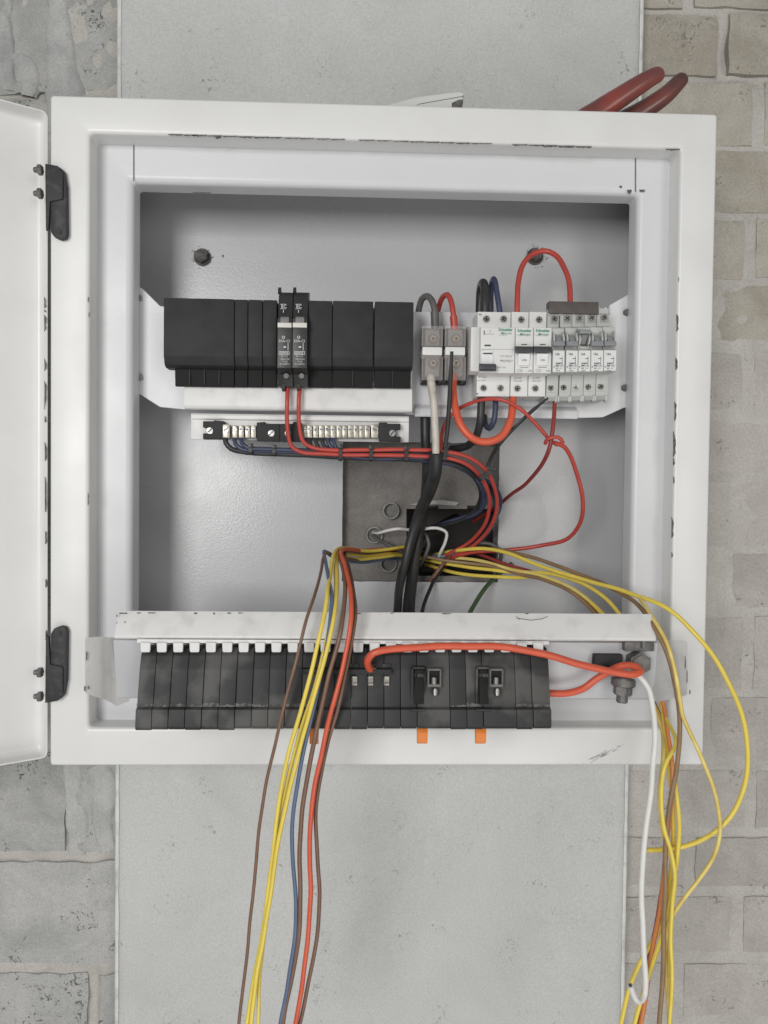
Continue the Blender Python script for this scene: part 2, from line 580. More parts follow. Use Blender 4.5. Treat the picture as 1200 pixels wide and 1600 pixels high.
def brick(px0, py0, px1, py1, matname, proud, seed, rough=1.0, nx=14, nz=7):
    """a brick: rough front with a ragged rim, set into the mortar"""
    D = WALL_D - proud
    a, c = P(px0, py1, WALL_D), P(px1, py0, WALL_D)
    x0, x1, z0, z1 = a.x, c.x, a.z, c.z
    bm = BM()
    g = []
    tilt = (random.random() - 0.5) * 0.0025
    for j in range(nz + 1):
        row = []
        for i in range(nx + 1):
            u, v = i / nx, j / nz
            edge = min(u * nx, (1 - u) * nx, v * nz, (1 - v) * nz)
            x, z = x0 + (x1 - x0) * u, z0 + (z1 - z0) * v
            q = Vector((x * 40 + seed, 3.3, z * 40))
            jit = 0.0022 * rough if edge < 0.5 else 0.001
            x += jit * noise.noise(q)
            z += jit * noise.noise(q + Vector((9, 9, 9)))
            y = D / 1000 + tilt * (u - 0.5) + 0.0011 * rough * noise.fractal(Vector((x * 35, seed, z * 35)), 0.9, 2.0, 3)
            if edge < 0.5:
                y += 0.0014
            row.append(bm.verts.new((x, y, z)))
        g.append(row)
    for j in range(nz):
        for i in range(nx):
            bm.faces.new((g[j][i], g[j][i + 1], g[j + 1][i + 1], g[j + 1][i]))
    rim = [g[0][i] for i in range(nx + 1)] + [g[j][nx] for j in range(1, nz + 1)] + [g[nz][i] for i in range(nx - 1, -1, -1)] + [g[j][0] for j in range(nz - 1, 0, -1)]
    back = [bm.verts.new((v.co.x, 0.188, v.co.z)) for v in rim]
    n = len(rim)
    for k in range(n):
        bm.faces.new((rim[k], back[k], back[(k + 1) % n], rim[(k + 1) % n]))
    link_mesh('brick', bm, matname, wall, angle=60)


rows_r = [-190, -85, 20, 124, 232, 338, 441, 545, 646, 744, 860, 957, 1083, 1196, 1300, 1392, 1496, 1594, 1695]
joint_r = {0: 1010, 1: 1075, 2: 1128, 3: 1186, 4: 1092, 5: 1172, 6: 1110, 7: 1168, 8: 1085, 9: 1150, 10: 1135, 11: 1168, 12: 1100, 13: 1172, 14: 1078, 15: 1152, 16: 1058, 17: 1130}
for r in range(len(rows_r) - 1):
    y0, y1 = rows_r[r] + 8, rows_r[r + 1] - 8
    j = joint_r[r]
    xs = [(j - 205, j - 9), (j + 9, j + 205), (j + 223, j + 420)]
    for k, (a, c) in enumerate(xs):
        a2 = max(a, 965)
        if c - a2 < 30:
            continue
        prd = random.choice([0.8, 1.4, 2.0]) if 3 <= r <= 10 else (random.choice([2.0, 2.6, 3.0]) if r > 10 else 4.6)
        brick(a2, y0, c, y1, 'brick_brown' if r < 7 else 'brick_ash', prd, r * 7.3 + k)
rows_l = [-190, -16, 147, 315, 485, 655, 825, 1000, 1170, 1338, 1512, 1690]
joint_l = [40, 92, 60, 120, 60, 120, 60, 120, 112, -60, 146]
for r in range(len(rows_l) - 1):
    y0, y1 = rows_l[r] + 7, rows_l[r + 1] - 7
    j = joint_l[r]
    for k, (a, c) in enumerate([(j - 320, j - 9), (j + 9, j + 330)]):
        c2 = min(c, 230)
        if c2 - a < 24:
            continue
        brick(a, y0, c2, y1, 'block_grey', random.choice([2.0, 3.0, 3.5]), r * 5.1 + k + 100, 2.4, 36, 18)


def smear(pts, widths, lump, seed):
    """trowelled lump of mortar running along pts (photo x, y)"""
    path = spline([P(x, y, WALL_D - 3) for x, y in pts], 0.004)
    bm = BM()
    n = 10
    rings = []
    for i, p in enumerate(path):
        t = i / (len(path) - 1)
        f = t * (len(widths) - 1)
        k = min(int(f), len(widths) - 2)
        wd = S(widths[k] + (widths[k + 1] - widths[k]) * (f - k), WALL_D) / 2
        tg = (path[min(i + 1, len(path) - 1)] - path[max(i - 1, 0)]).normalized()
        sd = Vector((tg.z, 0, -tg.x))
        row = []
        for q in range(n + 1):
            s = q / n * 2 - 1
            p2 = p + sd * wd * s * (1 + 0.22 * noise.noise(Vector((t * 9, s * 2, seed))))
            h = lump * math.sqrt(max(0.0, 1 - s * s)) * (0.75 + 0.9 * noise.noise(Vector((p2.x * 70, seed, p2.z * 70)))) * min(1, 6 * t + 0.2, 6 * (1 - t) + 0.2)
            row.append(bm.verts.new((p2.x, p2.y - h / 1000 + (0.003 if abs(s) > 0.99 else 0), p2.z)))
        rings.append(row)
    for a, c in zip(rings, rings[1:]):
        for q in range(n):
            bm.faces.new((a[q], a[q + 1], c[q + 1], c[q]))
    link_mesh('mortar_smear', bm, 'smear', wall, angle=75)


smear([(88, -40), (92, 30), (95, 90), (100, 150), (92, 210)], [26, 34, 50, 60, 40], 5, 1)
smear([(6, -30), (2, 30), (10, 80), (4, 140)], [44, 34, 30, 46], 8, 2)
smear([(24, 125), (36, 100), (48, 118), (44, 150)], [26, 34, 34, 24], 5, 3)
smear([(112, 1190), (115, 1240), (122, 1300), (118, 1335)], [34, 28, 40, 26], 3, 4)
smear([(150, 1195), (165, 1225), (160, 1280), (170, 1330)], [36, 48, 34, 30], 5, 5)

# ---- plastered column with a niche chased into it behind the cabinet
COL_D = 140
cx0 = (P(187, 80, COL_D).x + P(184, 1400, COL_D).x) / 2
cx1 = (P(1002, 60, COL_D).x + P(972, 1500, COL_D).x) / 2
hx0, hx1 = P(518, 800, COL_D).x, P(800, 800, COL_D).x
hz0, hz1 = P(650, 930, COL_D).z, P(650, 672, COL_D).z


def column_mesh():
    bm = BM()
    zlo, zhi = -1.04, 0.94

    def wav(x, z):
        return COL_D / 1000 + 0.0007 * noise.fractal(Vector((x * 5, 2, z * 5)), 0.8, 2.0, 3)
    xs = [cx0 + (cx1 - cx0) * i / 60 for i in range(61)] + [hx0, hx1]
    zs = [zlo + (zhi - zlo) * i / 160 for i in range(161)] + [hz0, hz1]
    xs, zs = sorted(xs), sorted(zs)
    V = {}

    def vert(i, j):
        if (i, j) not in V:
            x, z = xs[i], zs[j]
            y = wav(x, z)
            if i in (0, len(xs) - 1):
                x += 0.0014 * noise.fractal(Vector((z * 24, 1, i)), 0.9, 2.0, 4)
            V[(i, j)] = bm.verts.new((x, y, z))
        return V[(i, j)]
    for i in range(len(xs) - 1):
        for j in range(len(zs) - 1):
            xm, zm = (xs[i] + xs[i + 1]) / 2, (zs[j] + zs[j + 1]) / 2
            if hx0 < xm < hx1 and hz0 < zm < hz1:
                continue
            bm.faces.new((vert(i, j), vert(i + 1, j), vert(i + 1, j + 1), vert(i, j + 1)))
    n = len(xs) - 1
    for i, s in ((0, -1), (n, 1)):                              # small arris, then the flank back to the wall
        a = [V[(i, j)] for j in range(len(zs))]
        m1 = [bm.verts.new((v.co.x + s * 0.0022, v.co.y + 0.0024, v.co.z)) for v in a]
        m2 = [bm.verts.new((v.co.x + s * 0.0026, 0.185, v.co.z)) for v in a]
        for j in range(len(zs) - 1):
            bm.faces.new((a[j], a[j + 1], m1[j + 1], m1[j]))
            bm.faces.new((m1[j], m1[j + 1], m2[j + 1], m2[j]))
    return bm


column = link_mesh('column', column_mesh(), 'column_plaster', origin=((cx0 + cx1) / 2, COL_D / 1000, -1.04), angle=50)
column['kind'] = 'structure'
for X, sg in ((cx0, -1), (cx1, 1)):  # bright lit arris imitated by an added pale strip down each column edge
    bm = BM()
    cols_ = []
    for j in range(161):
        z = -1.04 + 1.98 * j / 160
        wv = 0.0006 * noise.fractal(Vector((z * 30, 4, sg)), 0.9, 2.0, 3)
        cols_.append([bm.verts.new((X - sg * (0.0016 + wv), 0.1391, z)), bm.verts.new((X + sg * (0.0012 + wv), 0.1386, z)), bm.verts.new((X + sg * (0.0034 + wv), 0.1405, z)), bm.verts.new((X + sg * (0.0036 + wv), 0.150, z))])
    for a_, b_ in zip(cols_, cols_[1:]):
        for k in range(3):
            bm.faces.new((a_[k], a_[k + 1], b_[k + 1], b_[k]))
    link_mesh('lit_edge_strip', bm, 'lit_edge_white', column, angle=60)

# cement lining of the niche, with a deeper dark hole in it
CH_D = 150


def chase():
    bm = BM()
    px = (500, 815)
    py = (655, 945)
    nx, nz = 63, 58
    g = {}
    for i in range(nx + 1):
        for j in range(nz + 1):
            x, y = px[0] + (px[1] - px[0]) * i / nx, py[0] + (py[1] - py[0]) * j / nz
            p = P(x, y, CH_D)
            p.y += 0.0035 * noise.fractal(Vector((p.x * 30, 1, p.z * 30)), 0.8, 2, 4)
            g[(i, j)] = (x, y, bm.verts.new(p))
    for i in range(nx):
        for j in range(nz):
            x, y = g[(i, j)][0] + 2.5, g[(i, j)][1] + 2.5
            if 634 < x < 772 + 3 * math.sin(y / 9) and 794 + 3 * math.sin(x / 11) < y < 902:
                continue
            bm.faces.new((g[(i, j)][2], g[(i + 1, j)][2], g[(i + 1, j + 1)][2], g[(i, j + 1)][2]))
    return bm


link_mesh('niche_lining', chase(), 'chase_cement', column, angle=60)
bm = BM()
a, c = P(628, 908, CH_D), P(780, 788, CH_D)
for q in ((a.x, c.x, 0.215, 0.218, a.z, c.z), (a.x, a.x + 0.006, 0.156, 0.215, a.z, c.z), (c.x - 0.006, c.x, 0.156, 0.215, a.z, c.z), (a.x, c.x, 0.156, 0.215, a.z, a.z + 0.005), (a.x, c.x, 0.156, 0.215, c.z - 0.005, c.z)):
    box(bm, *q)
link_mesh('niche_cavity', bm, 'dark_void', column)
bm = BM()
extrude_poly(bm, [P(x, y, 146) for x, y in ((640, 789), (660, 784), (690, 781), (718, 785), (712, 790), (680, 788))], (0, 0.006, 0))
link_mesh('plaster_lip', bm, 'smear', column)
for k, (x, y, r) in enumerate(((611, 798, 13), (585, 836, 13), (607, 881, 13))):
    bm = BM()
    c = P(x, y, 142)
    R = S(r, 142)
    n = 24
    ring = []
    for (rr, yy) in ((R, 0.152), (R, 0.0), (R * 0.84, 0.0), (R * 0.84, 0.05)):
        ring.append([bm.verts.new((c.x + rr * math.cos(2 * math.pi * i / n), c.y + yy * (1 if yy else 0) * (0.1 if yy > 0.1 else 1), c.z + rr * math.sin(2 * math.pi * i / n))) for i in range(n)])
    for u, v in zip(ring, ring[1:]):
        for i in range(n):
            bm.faces.new((u[i], u[(i + 1) % n], v[(i + 1) % n], v[i]))
    bm.faces.new(ring[-1])
    co = link_mesh('conduit', bm, 'pvc_grey')
    tag(co, ['grey conduit end in cement niche, uppermost of three', 'grey conduit end in cement niche with thin white wire in it', 'grey conduit end in cement niche, lowest of three'][k], 'conduit', 'conduit ends in the niche')
    bm = BM()
    cyl(bm, c + Vector((0, 0.012, 0)), (0, 1, 0), R * 0.85, 0.002, 24)
    bore = link_mesh('bore', bm, 'dark_void', co)

# ================================================================== enclosure
HW, HH = 0.34, 0.3394
enc = thing('electrical_enclosure', (0, 0.07, -HH), 'square white steel electrical enclosure with open door mounted on grey column', 'enclosure')
ox0 = (P(139, 400, 0).x + P(140, 900, 0).x) / 2
ox1 = (P(1063, 300, 0).x + P(1049, 900, 0).x) / 2
oz1 = (P(200, 208, 0).z + P(1000, 232, 0).z) / 2
oz0 = (P(300, 1137, 0).z + P(900, 1137, 0).z) / 2
LD = 26       # depth of the inner ledge
RD = LD + 26  # back edge of the ledge's return, the opening one looks through
ix0 = (P(218, 500, RD).x + P(217, 900, RD).x) / 2
ix1 = (P(985, 380, RD).x + P(970, 900, RD).x) / 2
iz1 = (P(300, 302, RD).z + P(900, 316, RD).z) / 2
iz0 = oz0 + 0.035


def ring_sweep(bm, prof, rects, close=False):
    """sweep a list of rectangles (x0,x1,z0,z1,y, corner) into a skin"""
    rings = []
    for (x0, x1, z0, z1, y, r) in rects:
        pts = []
        for (cx, cz, a0) in ((x1 - r, z1 - r, 0), (x0 + r, z1 - r, 90), (x0 + r, z0 + r, 180), (x1 - r, z0 + r, 270)):
            for k in range(5):
                a = math.radians(a0 + 90 * k / 4)
                pts.append(bm.verts.new((cx + r * math.cos(a), y, cz + r * math.sin(a))))
        rings.append(pts)
    for a, b in zip(rings, rings[1:]):
        n = len(a)
        for i in range(n):
            bm.faces.new((a[i], a[(i + 1) % n], b[(i + 1) % n], b[i]))
    return rings


# flange: outer shell wrapped into the front face and the turned-in lip
bm = BM()
e = 0.0016
R = [(-HW, HW, -HH, HH, 0.138, 0.002)]
for k in range(5):
    a = math.radians(90 * k / 4)
    s = 0.0025
    R.append((-HW + s - s * math.cos(a), HW - s + s * math.cos(a), -HH + s - s * math.cos(a), HH - s + s * math.cos(a), s - s * math.sin(a), 0.003))
for k in range(5):
    a = math.radians(90 * k / 4)
    s = 0.004
    R.append((ox0 - s + s * math.sin(a), ox1 + s - s * math.sin(a), oz0 - s + s * math.sin(a), oz1 + s - s * math.sin(a), s - s * math.cos(a), 0.004))
R.append((ox0, ox1, oz0, oz1, LD / 1000, 0.004))
R.append((ox0 - 0.0015, ox1 + 0.0015, oz0 - 0.0015, oz1 + 0.0015, LD / 1000, 0.004))
ring_sweep(bm, None, R)
link_mesh('front_flange', bm, 'white_paint', enc, angle=35)

# inner shell walls (the box behind the flange) and the back with its knocked-out hole
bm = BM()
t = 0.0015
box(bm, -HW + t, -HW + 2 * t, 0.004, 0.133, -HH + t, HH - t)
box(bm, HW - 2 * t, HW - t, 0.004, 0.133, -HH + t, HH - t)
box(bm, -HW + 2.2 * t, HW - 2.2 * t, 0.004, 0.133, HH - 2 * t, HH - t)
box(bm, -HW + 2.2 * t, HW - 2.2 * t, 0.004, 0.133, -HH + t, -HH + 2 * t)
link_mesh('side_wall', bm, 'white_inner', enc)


def back_panel():
    bm = BM()
    D = 134
    kx0, kx1 = P(535, 800, D).x, P(779, 800, D).x
    kz0, kz1 = P(650, 909, D).z, P(650, 691, D).z
    xs = sorted([-HW + 3 * t + (2 * HW - 6 * t) * i / 40 for i in range(41)])
    n = 24

    def rag(u, s):
        return 0.0011 * noise.fractal(Vector((u * 90, s, 1)), 0.9, 2, 3)
    inner = []
    for i in range(n):
        u = i / n
        inner.append((kx0 + (kx1 - kx0) * u, kz1 + rag(u, 1)))
    for i in range(n):
        u = i / n
        inner.append((kx1 + rag(u, 2), kz1 + (kz0 - kz1) * u))
    for i in range(n):
        u = i / n
        inner.append((kx1 + (kx0 - kx1) * u, kz0 + rag(u, 3) * 1.6))
    for i in range(n):
        u = i / n
        inner.append((kx0 + rag(u, 4) * 0.4, kz0 + (kz1 - kz0) * u))
    X0, X1, Z0, Z1 = -HW + 3 * t, HW - 3 * t, -HH + 3 * t, HH - 3 * t
    outer = [(X0 + (X1 - X0) * i / n, Z1) for i in range(n)] + [(X1, Z1 + (Z0 - Z1) * i / n) for i in range(n)] + [(X1 + (X0 - X1) * i / n, Z0) for i in range(n)] + [(X0, Z0 + (Z1 - Z0) * i / n) for i in range(n)]
    y0, y1 = D / 1000, D / 1000 + 0.0015
    fi = [bm.verts.new((x, y0, z)) for x, z in inner]
    fo = [bm.verts.new((x, y0, z)) for x, z in outer]
    bi = [bm.verts.new((x, y1, z)) for x, z in inner]
    N = len(fi)
    for i in range(N):
        j = (i + 1) % N
        bm.faces.new((fo[i], fo[j], fi[j], fi[i]))
        bm.faces.new((fi[i], fi[j], bi[j], bi[i]))
    return bm


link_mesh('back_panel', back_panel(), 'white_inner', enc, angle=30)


# welded inner frame: flat ledge folded back round a soft bend
bm = BM()
rb = 0.0075
y0 = LD / 1000 + 0.0002
R = [(ox0 - 0.004, ox1 + 0.004, oz0 - 0.004, oz1 + 0.004, y0, 0.003)]
for k in range(8):
    a = math.radians(90 * k / 7)
    i_ = rb - rb * math.sin(a)
    R.append((ix0 - i_, ix1 + i_, iz0 - i_, iz1 + i_, y0 + rb - rb * math.cos(a), 0.003))
R.append((ix0, ix1, iz0, iz1, y0 + 0.026, 0.003))
R.append((ix0 - 0.0012, ix1 + 0.0012, iz0 - 0.0012, iz1 + 0.0012, y0 + 0.026, 0.003))
R.append((ix0 - 0.0012, ix1 + 0.0012, iz0 - 0.0012, iz1 + 0.0012, y0 + 0.010, 0.003))
ring_sweep(bm, None, R)
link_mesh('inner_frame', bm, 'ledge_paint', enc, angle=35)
bm = BM()
for x0, y0, x1, y1 in ((208.2, 226, 209.6, 283), (992.4, 247, 994, 300)):
    ink(bm, x0, y0, x1, y1, LD - 0.8)
chip(bm, 980, 296, 987, 303, LD - 0.9, seed=1)
chip(bm, 999, 296, 1008, 301, LD - 0.9, seed=2)
chip(bm, 968, 290, 972, 294, LD - 0.9, seed=3)
chip(bm, 300, 300, 330, 303, LD + 3, seed=3)
link_mesh('seam_mark', bm, 'bare_steel', enc, smooth=False)['kind'] = 'stuff'

# paint chips along the opening's rim
bm = BM()
for x0, x1, h in ((262, 310, 2.5), (300, 420, 3), (415, 470, 2.5), (468, 540, 2.2), (560, 640, 2), (640, 735, 2.6), (735, 770, 2), (800, 850, 2.5), (845, 925, 3.6), (1040, 1063, 3.2)):
    y = 208 + (x0 - 200) * 0.03 - 0.5
    k = 0
    slope = 0.03
    seg = max(1, int((x1 - x0) / 22))
    for q in range(seg):
        xa, xb = x0 + (x1 - x0) * q / seg, x0 + (x1 - x0) * (q + 1) / seg
        chip(bm, xa, 207.6 + (xa - 200) * 0.0295, xb, 207.6 + (xa - 200) * 0.0295 + h, -0.35, seed=q + int(x0))
chip(bm, 336, 211.5, 346, 218, 0.6, seed=5)
for y0, y1, wd in ((491, 518, 4), (559, 578, 4), (628, 658, 4), (674, 714, 5), (716, 727, 4), (744, 756, 3), (808, 841, 4.5), (863, 871, 3), (433, 440, 2)):
    x = 1059.5 - (y0 - 490) * 0.0235
    chip(bm, x - wd + 1, y0, x + 1, y1, 0.5 if wd < 4 else 0.2, n=7, seed=int(y0))
for x, y0, y1 in ((138, 464, 472), (139.5, 488, 496), (138, 770, 790)):
    chip(bm, x - 1, y0, x + 1, y1, -0.35, seed=int(y0))
link_mesh('paint_chip', bm, 'bare_steel', enc, smooth=False)['kind'] = 'stuff'
bm = BM()
rnd = random.Random(4)
for k in range(26):
    t_ = rnd.random()
    x, y = 924 + 42 * t_ + rnd.uniform(-5, 5), 1190 - 26 * t_ + rnd.uniform(-3, 3)
    ln = rnd.uniform(3, 10)
    a, c = P(x, y, -0.4), P(x + ln, y - ln * 0.62, -0.4)
    wv = Vector((0.0003, 0, 0.0005)) * rnd.uniform(0.5, 1.6)
    bm.faces.new([bm.verts.new(v) for v in (a - wv, c - wv * 0.3, c + wv * 0.3, a + wv)])
link_mesh('scuff', bm, 'scuff_grey', enc, smooth=False)['kind'] = 'stuff'

# wall bolts through the back
for k, (x, y) in enumerate(((315, 400), (837, 399))):
    bm = BM()
    c = P(x, y, 128)
    cyl(bm, c, (0, 1, 0), S(10.5, 128), 0.010, 6, bev=0.001)
    cyl(bm, c + Vector((0, 0.004, 0)), (0, 1, 0), S(13, 130), 0.002, 20)
    link_mesh('wall_bolt', bm, 'old_bolt', enc)
bm = BM()
rnd = random.Random(9)
for (x, y) in ((315, 400), (837, 399)):
    for k in range(16):
        a = rnd.random() * 6.28
        r = rnd.uniform(14, 19)
        chip(bm, x + r * math.cos(a), y + r * math.sin(a), x + r * math.cos(a) + rnd.uniform(1, 3), y + r * math.sin(a) + rnd.uniform(1, 2.4), 133.6, n=4, seed=k)
chip(bm, 347, 398, 350, 402, 133.6, n=5)
link_mesh('drill_fleck', bm, 'bare_steel', enc, smooth=False)['kind'] = 'stuff'

# door, swung wide open to the side
ang = math.radians(32)
u = Vector((-math.cos(ang), -math.sin(ang), 0))
nrm = Vector((math.sin(ang), -math.cos(ang), 0))
tip = P(72, 680, 0)
base = tip - nrm * 0.020
zt, zb = P(70, 176, 0).z, P(72, 1182, 0).z


def door_sheet():
    bm = BM()
    W_, T = 0.636, 0.0014
    z0, z1 = zb - base.z, zt - base.z
    R = [(-T + 0.003, W_ + T - 0.003, z0 - T + 0.003, z1 + T - 0.003, -T, 0.004), (-T, W_ + T, z0 - T, z1 + T, 0.003, 0.006), (-T, W_ + T, z0 - T, z1 + T, 0.020, 0.006), (0, W_, z0, z1, 0.020, 0.005), (0, W_, z0, z1, 0.007, 0.005)]
    for k in range(1, 6):
        a = math.radians(90 * k / 5)
        i_ = 0.007 - 0.007 * math.cos(a)
        R.append((i_, W_ - i_, z0 + i_, z1 - i_, 0.007 - 0.007 * math.sin(a), 0.005))
    rings = ring_sweep(bm, None, R)
    bm.faces.new(rings[-1])
    bm.faces.new(list(reversed(rings[0])))
    for v in bm.verts:
        s_, h, z = v.co
        v.co = base + u * s_ + nrm * h + Vector((0, 0, z))
    return bm


door = link_mesh('door', door_sheet(), 'white_paint', enc, angle=40)
door['label'] = 'open white steel door seen from inside, at the edge of the picture'
bm = BM()
for y0, y1 in ((464, 482), (484, 488), (492, 518), (560, 580), (595, 640), (650, 660), (690, 720), (745, 800), (830, 850), (985, 1000), (905, 918)):
    x = 69.5 + (y0 - 300) * 0.004
    chip(bm, x - 1.5, y0, x + 2.2, y1, -1.2, n=6, seed=int(y0))
link_mesh('chipped_edge', bm, 'bare_steel', door, smooth=False)['kind'] = 'stuff'


def hinge(y_top, y_bot, flip):
    """black cast hinge: rounded leaf on the flange, bridge round to the door lip"""
    def Y(v):
        return y_top + v * (y_bot - y_top) if not flip else y_bot - v * (y_bot - y_top)
    bm = BM()
    plate(bm, [(79, Y(0.08)), (92, Y(0.04)), (100, Y(0.10)), (104, Y(0.30)), (105, Y(0.93)), (102, Y(0.985)), (94, Y(1.0)), (84, Y(0.965)), (79, Y(0.90)), (78, Y(0.5))], -7, 6.6, 0.0016)
    h = link_mesh('hinge', bm, 'hinge_black', enc)
    bm = BM()
    plate(bm, [(70, Y(0.0)), (90, Y(0.03)), (98, Y(0.12)), (98, Y(0.47)), (78, Y(0.5)), (76, Y(0.86)), (71, Y(0.88))], -9, 4.5, 0.0012)
    link_mesh('bridge', bm, 'hinge_black', h)
    bm = BM()
    c = P(93, Y(0.90), -7.4)
    cyl(bm, c, (0, 1, 0), S(3.6, 0), 0.0012, 14, bev=0.0004)
    link_mesh('rivet', bm, 'hinge_black', h)
    for v in (0.09, 0.40):
        bm = BM()
        c = P(67, Y(v), -9)
        cyl(bm, c - Vector((0.0028, 0, 0)), (1, 0, 0), S(8, 0), 0.0045, 6, bev=0.0006)
        cyl(bm, c - Vector((0.0068, 0, 0)), (1, 0, 0), S(4.2, 0), 0.0045, 12, bev=0.0008)
        link_mesh('bolt', bm, 'dull_bolt', h)


hinge(255, 374, False)
hinge(978, 1099, True)

# ================================================================== mounting plate in the cabinet
PD = 53
mp = thing('mounting_plate', P(600, 688, PD), 'white steel mounting plate spanning the cabinet behind the breakers', 'mounting plate')
bm = BM()
plate(bm, [(206, 446), (222, 450), (250, 478), (300, 484), (900, 489), (945, 481), (985, 458), (1000, 456), (1000, 640), (975, 637), (942, 652), (905, 653), (648, 648), (290, 640), (250, 636), (214, 613), (206, 613)], PD, 1.6, 0.0005, 1)
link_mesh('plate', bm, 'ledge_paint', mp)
bm = BM()   # turned-out lower edge of the plate
prism(bm, 648, 903, [(634, PD - 0.3), (640, PD - 5), (650, PD - 6), (653, PD - 5), (645, PD - 0.2)], 0.0006)
link_mesh('lower_lip', bm, 'ledge_paint', mp)
bm = BM()   # tray that carries the black modules
prism(bm, 287, 645, [(470, 50), (470, 34), (474, 32), (600, 32), (606, 28), (636, 26), (641, 28), (643, 34), (641, 51)], 0.0012)
link_mesh('tray', bm, 'white_worn', mp)
bm = BM()
pbox(bm, 298, 648, 639, 689, 44, 47.5, 0.001)
pbox(bm, 298, 650, 639, 657, 40.5, 44.5, 0.001)
link_mesh('neutral_shelf', bm, 'white_worn', mp)
for (x, y) in ((217, 466), (218, 590), (979, 488), (976, 606)):
    bm = BM()
    c = P(x, y, PD - 2)
    cyl(bm, c, (0, 1, 0), S(5.5, PD), 0.004, 6, bev=0.0005)
    link_mesh('screw', bm, 'zinc' if x < 600 else 'dull_bolt', mp)
bm = BM()
prism(bm, 735.5, 748, [(511, 5), (580, 5), (586, 20), (586, 50), (511, 50)], 0.0008)
tag(link_mesh('rail_stop', bm, 'mcb_white'), 'narrow plain white end stop beside the wide white circuit breaker', 'end stop')


# ---- black blank covers on the tray
def blank(x0, x1, label):
    k = thing('blank_cover', P((x0 + x1) / 2, 605, 30), label, 'blank cover', 'black blank covers in the cabinet')
    bm = BM()
    dy = (x0 - 255) * 0.016
    prism(bm, x0 + 0.35, x1 - 0.35, [(466 + dy, 6), (556 + dy * 0.4, 6), (571 + dy * 0.4, 10), (575 + dy * 0.4, 16, 12), (575 + dy * 0.4, 31.6, 12), (466 + dy, 31.6, 6)], 0.0011)
    link_mesh('cover', bm, 'black_plastic', k)
    bm = BM()
    xa = x0 + (18 if x0 < 260 else 0.6)
    xb = x1 - (4 if x1 > 640 else 0.6)
    prism(bm, xa, xb, [(573, 20), (604 + dy * 0.35, 22), (604 + dy * 0.35, 27.5, 22), (573, 31, 20)], 0.0006)
    s = link_mesh('terminal_skirt', bm, 'black_recess', k)
    n = max(1, int((xb - xa) / 22))
    for i in range(1, n):
        bm = BM()
        x = xa + (xb - xa) * i / n
        pbox(bm, x - 1.2, 576, x + 1.2, 601 + dy * 0.35, 19.2, 21.5, 0.0002, 1)
        link_mesh('rib', bm, 'black_plastic', s)
    return k


blank(255, 366, 'wide black blank cover at the tray end nearest the door')
blank(366, 387, 'narrow black blank cover next to the widest blank cover')
blank(387, 410, 'narrow black blank cover between two other narrow ones')
blank(410, 432.5, 'narrow black blank cover touching the pair of black breakers, door side')
blank(480.5, 519, 'black blank cover touching the black breakers on their clear terminal side')
blank(519, 583, 'wide black blank cover between two others, past the black breakers')
blank(584.5, 646, 'wide black blank cover at the tray end near the clear terminals')


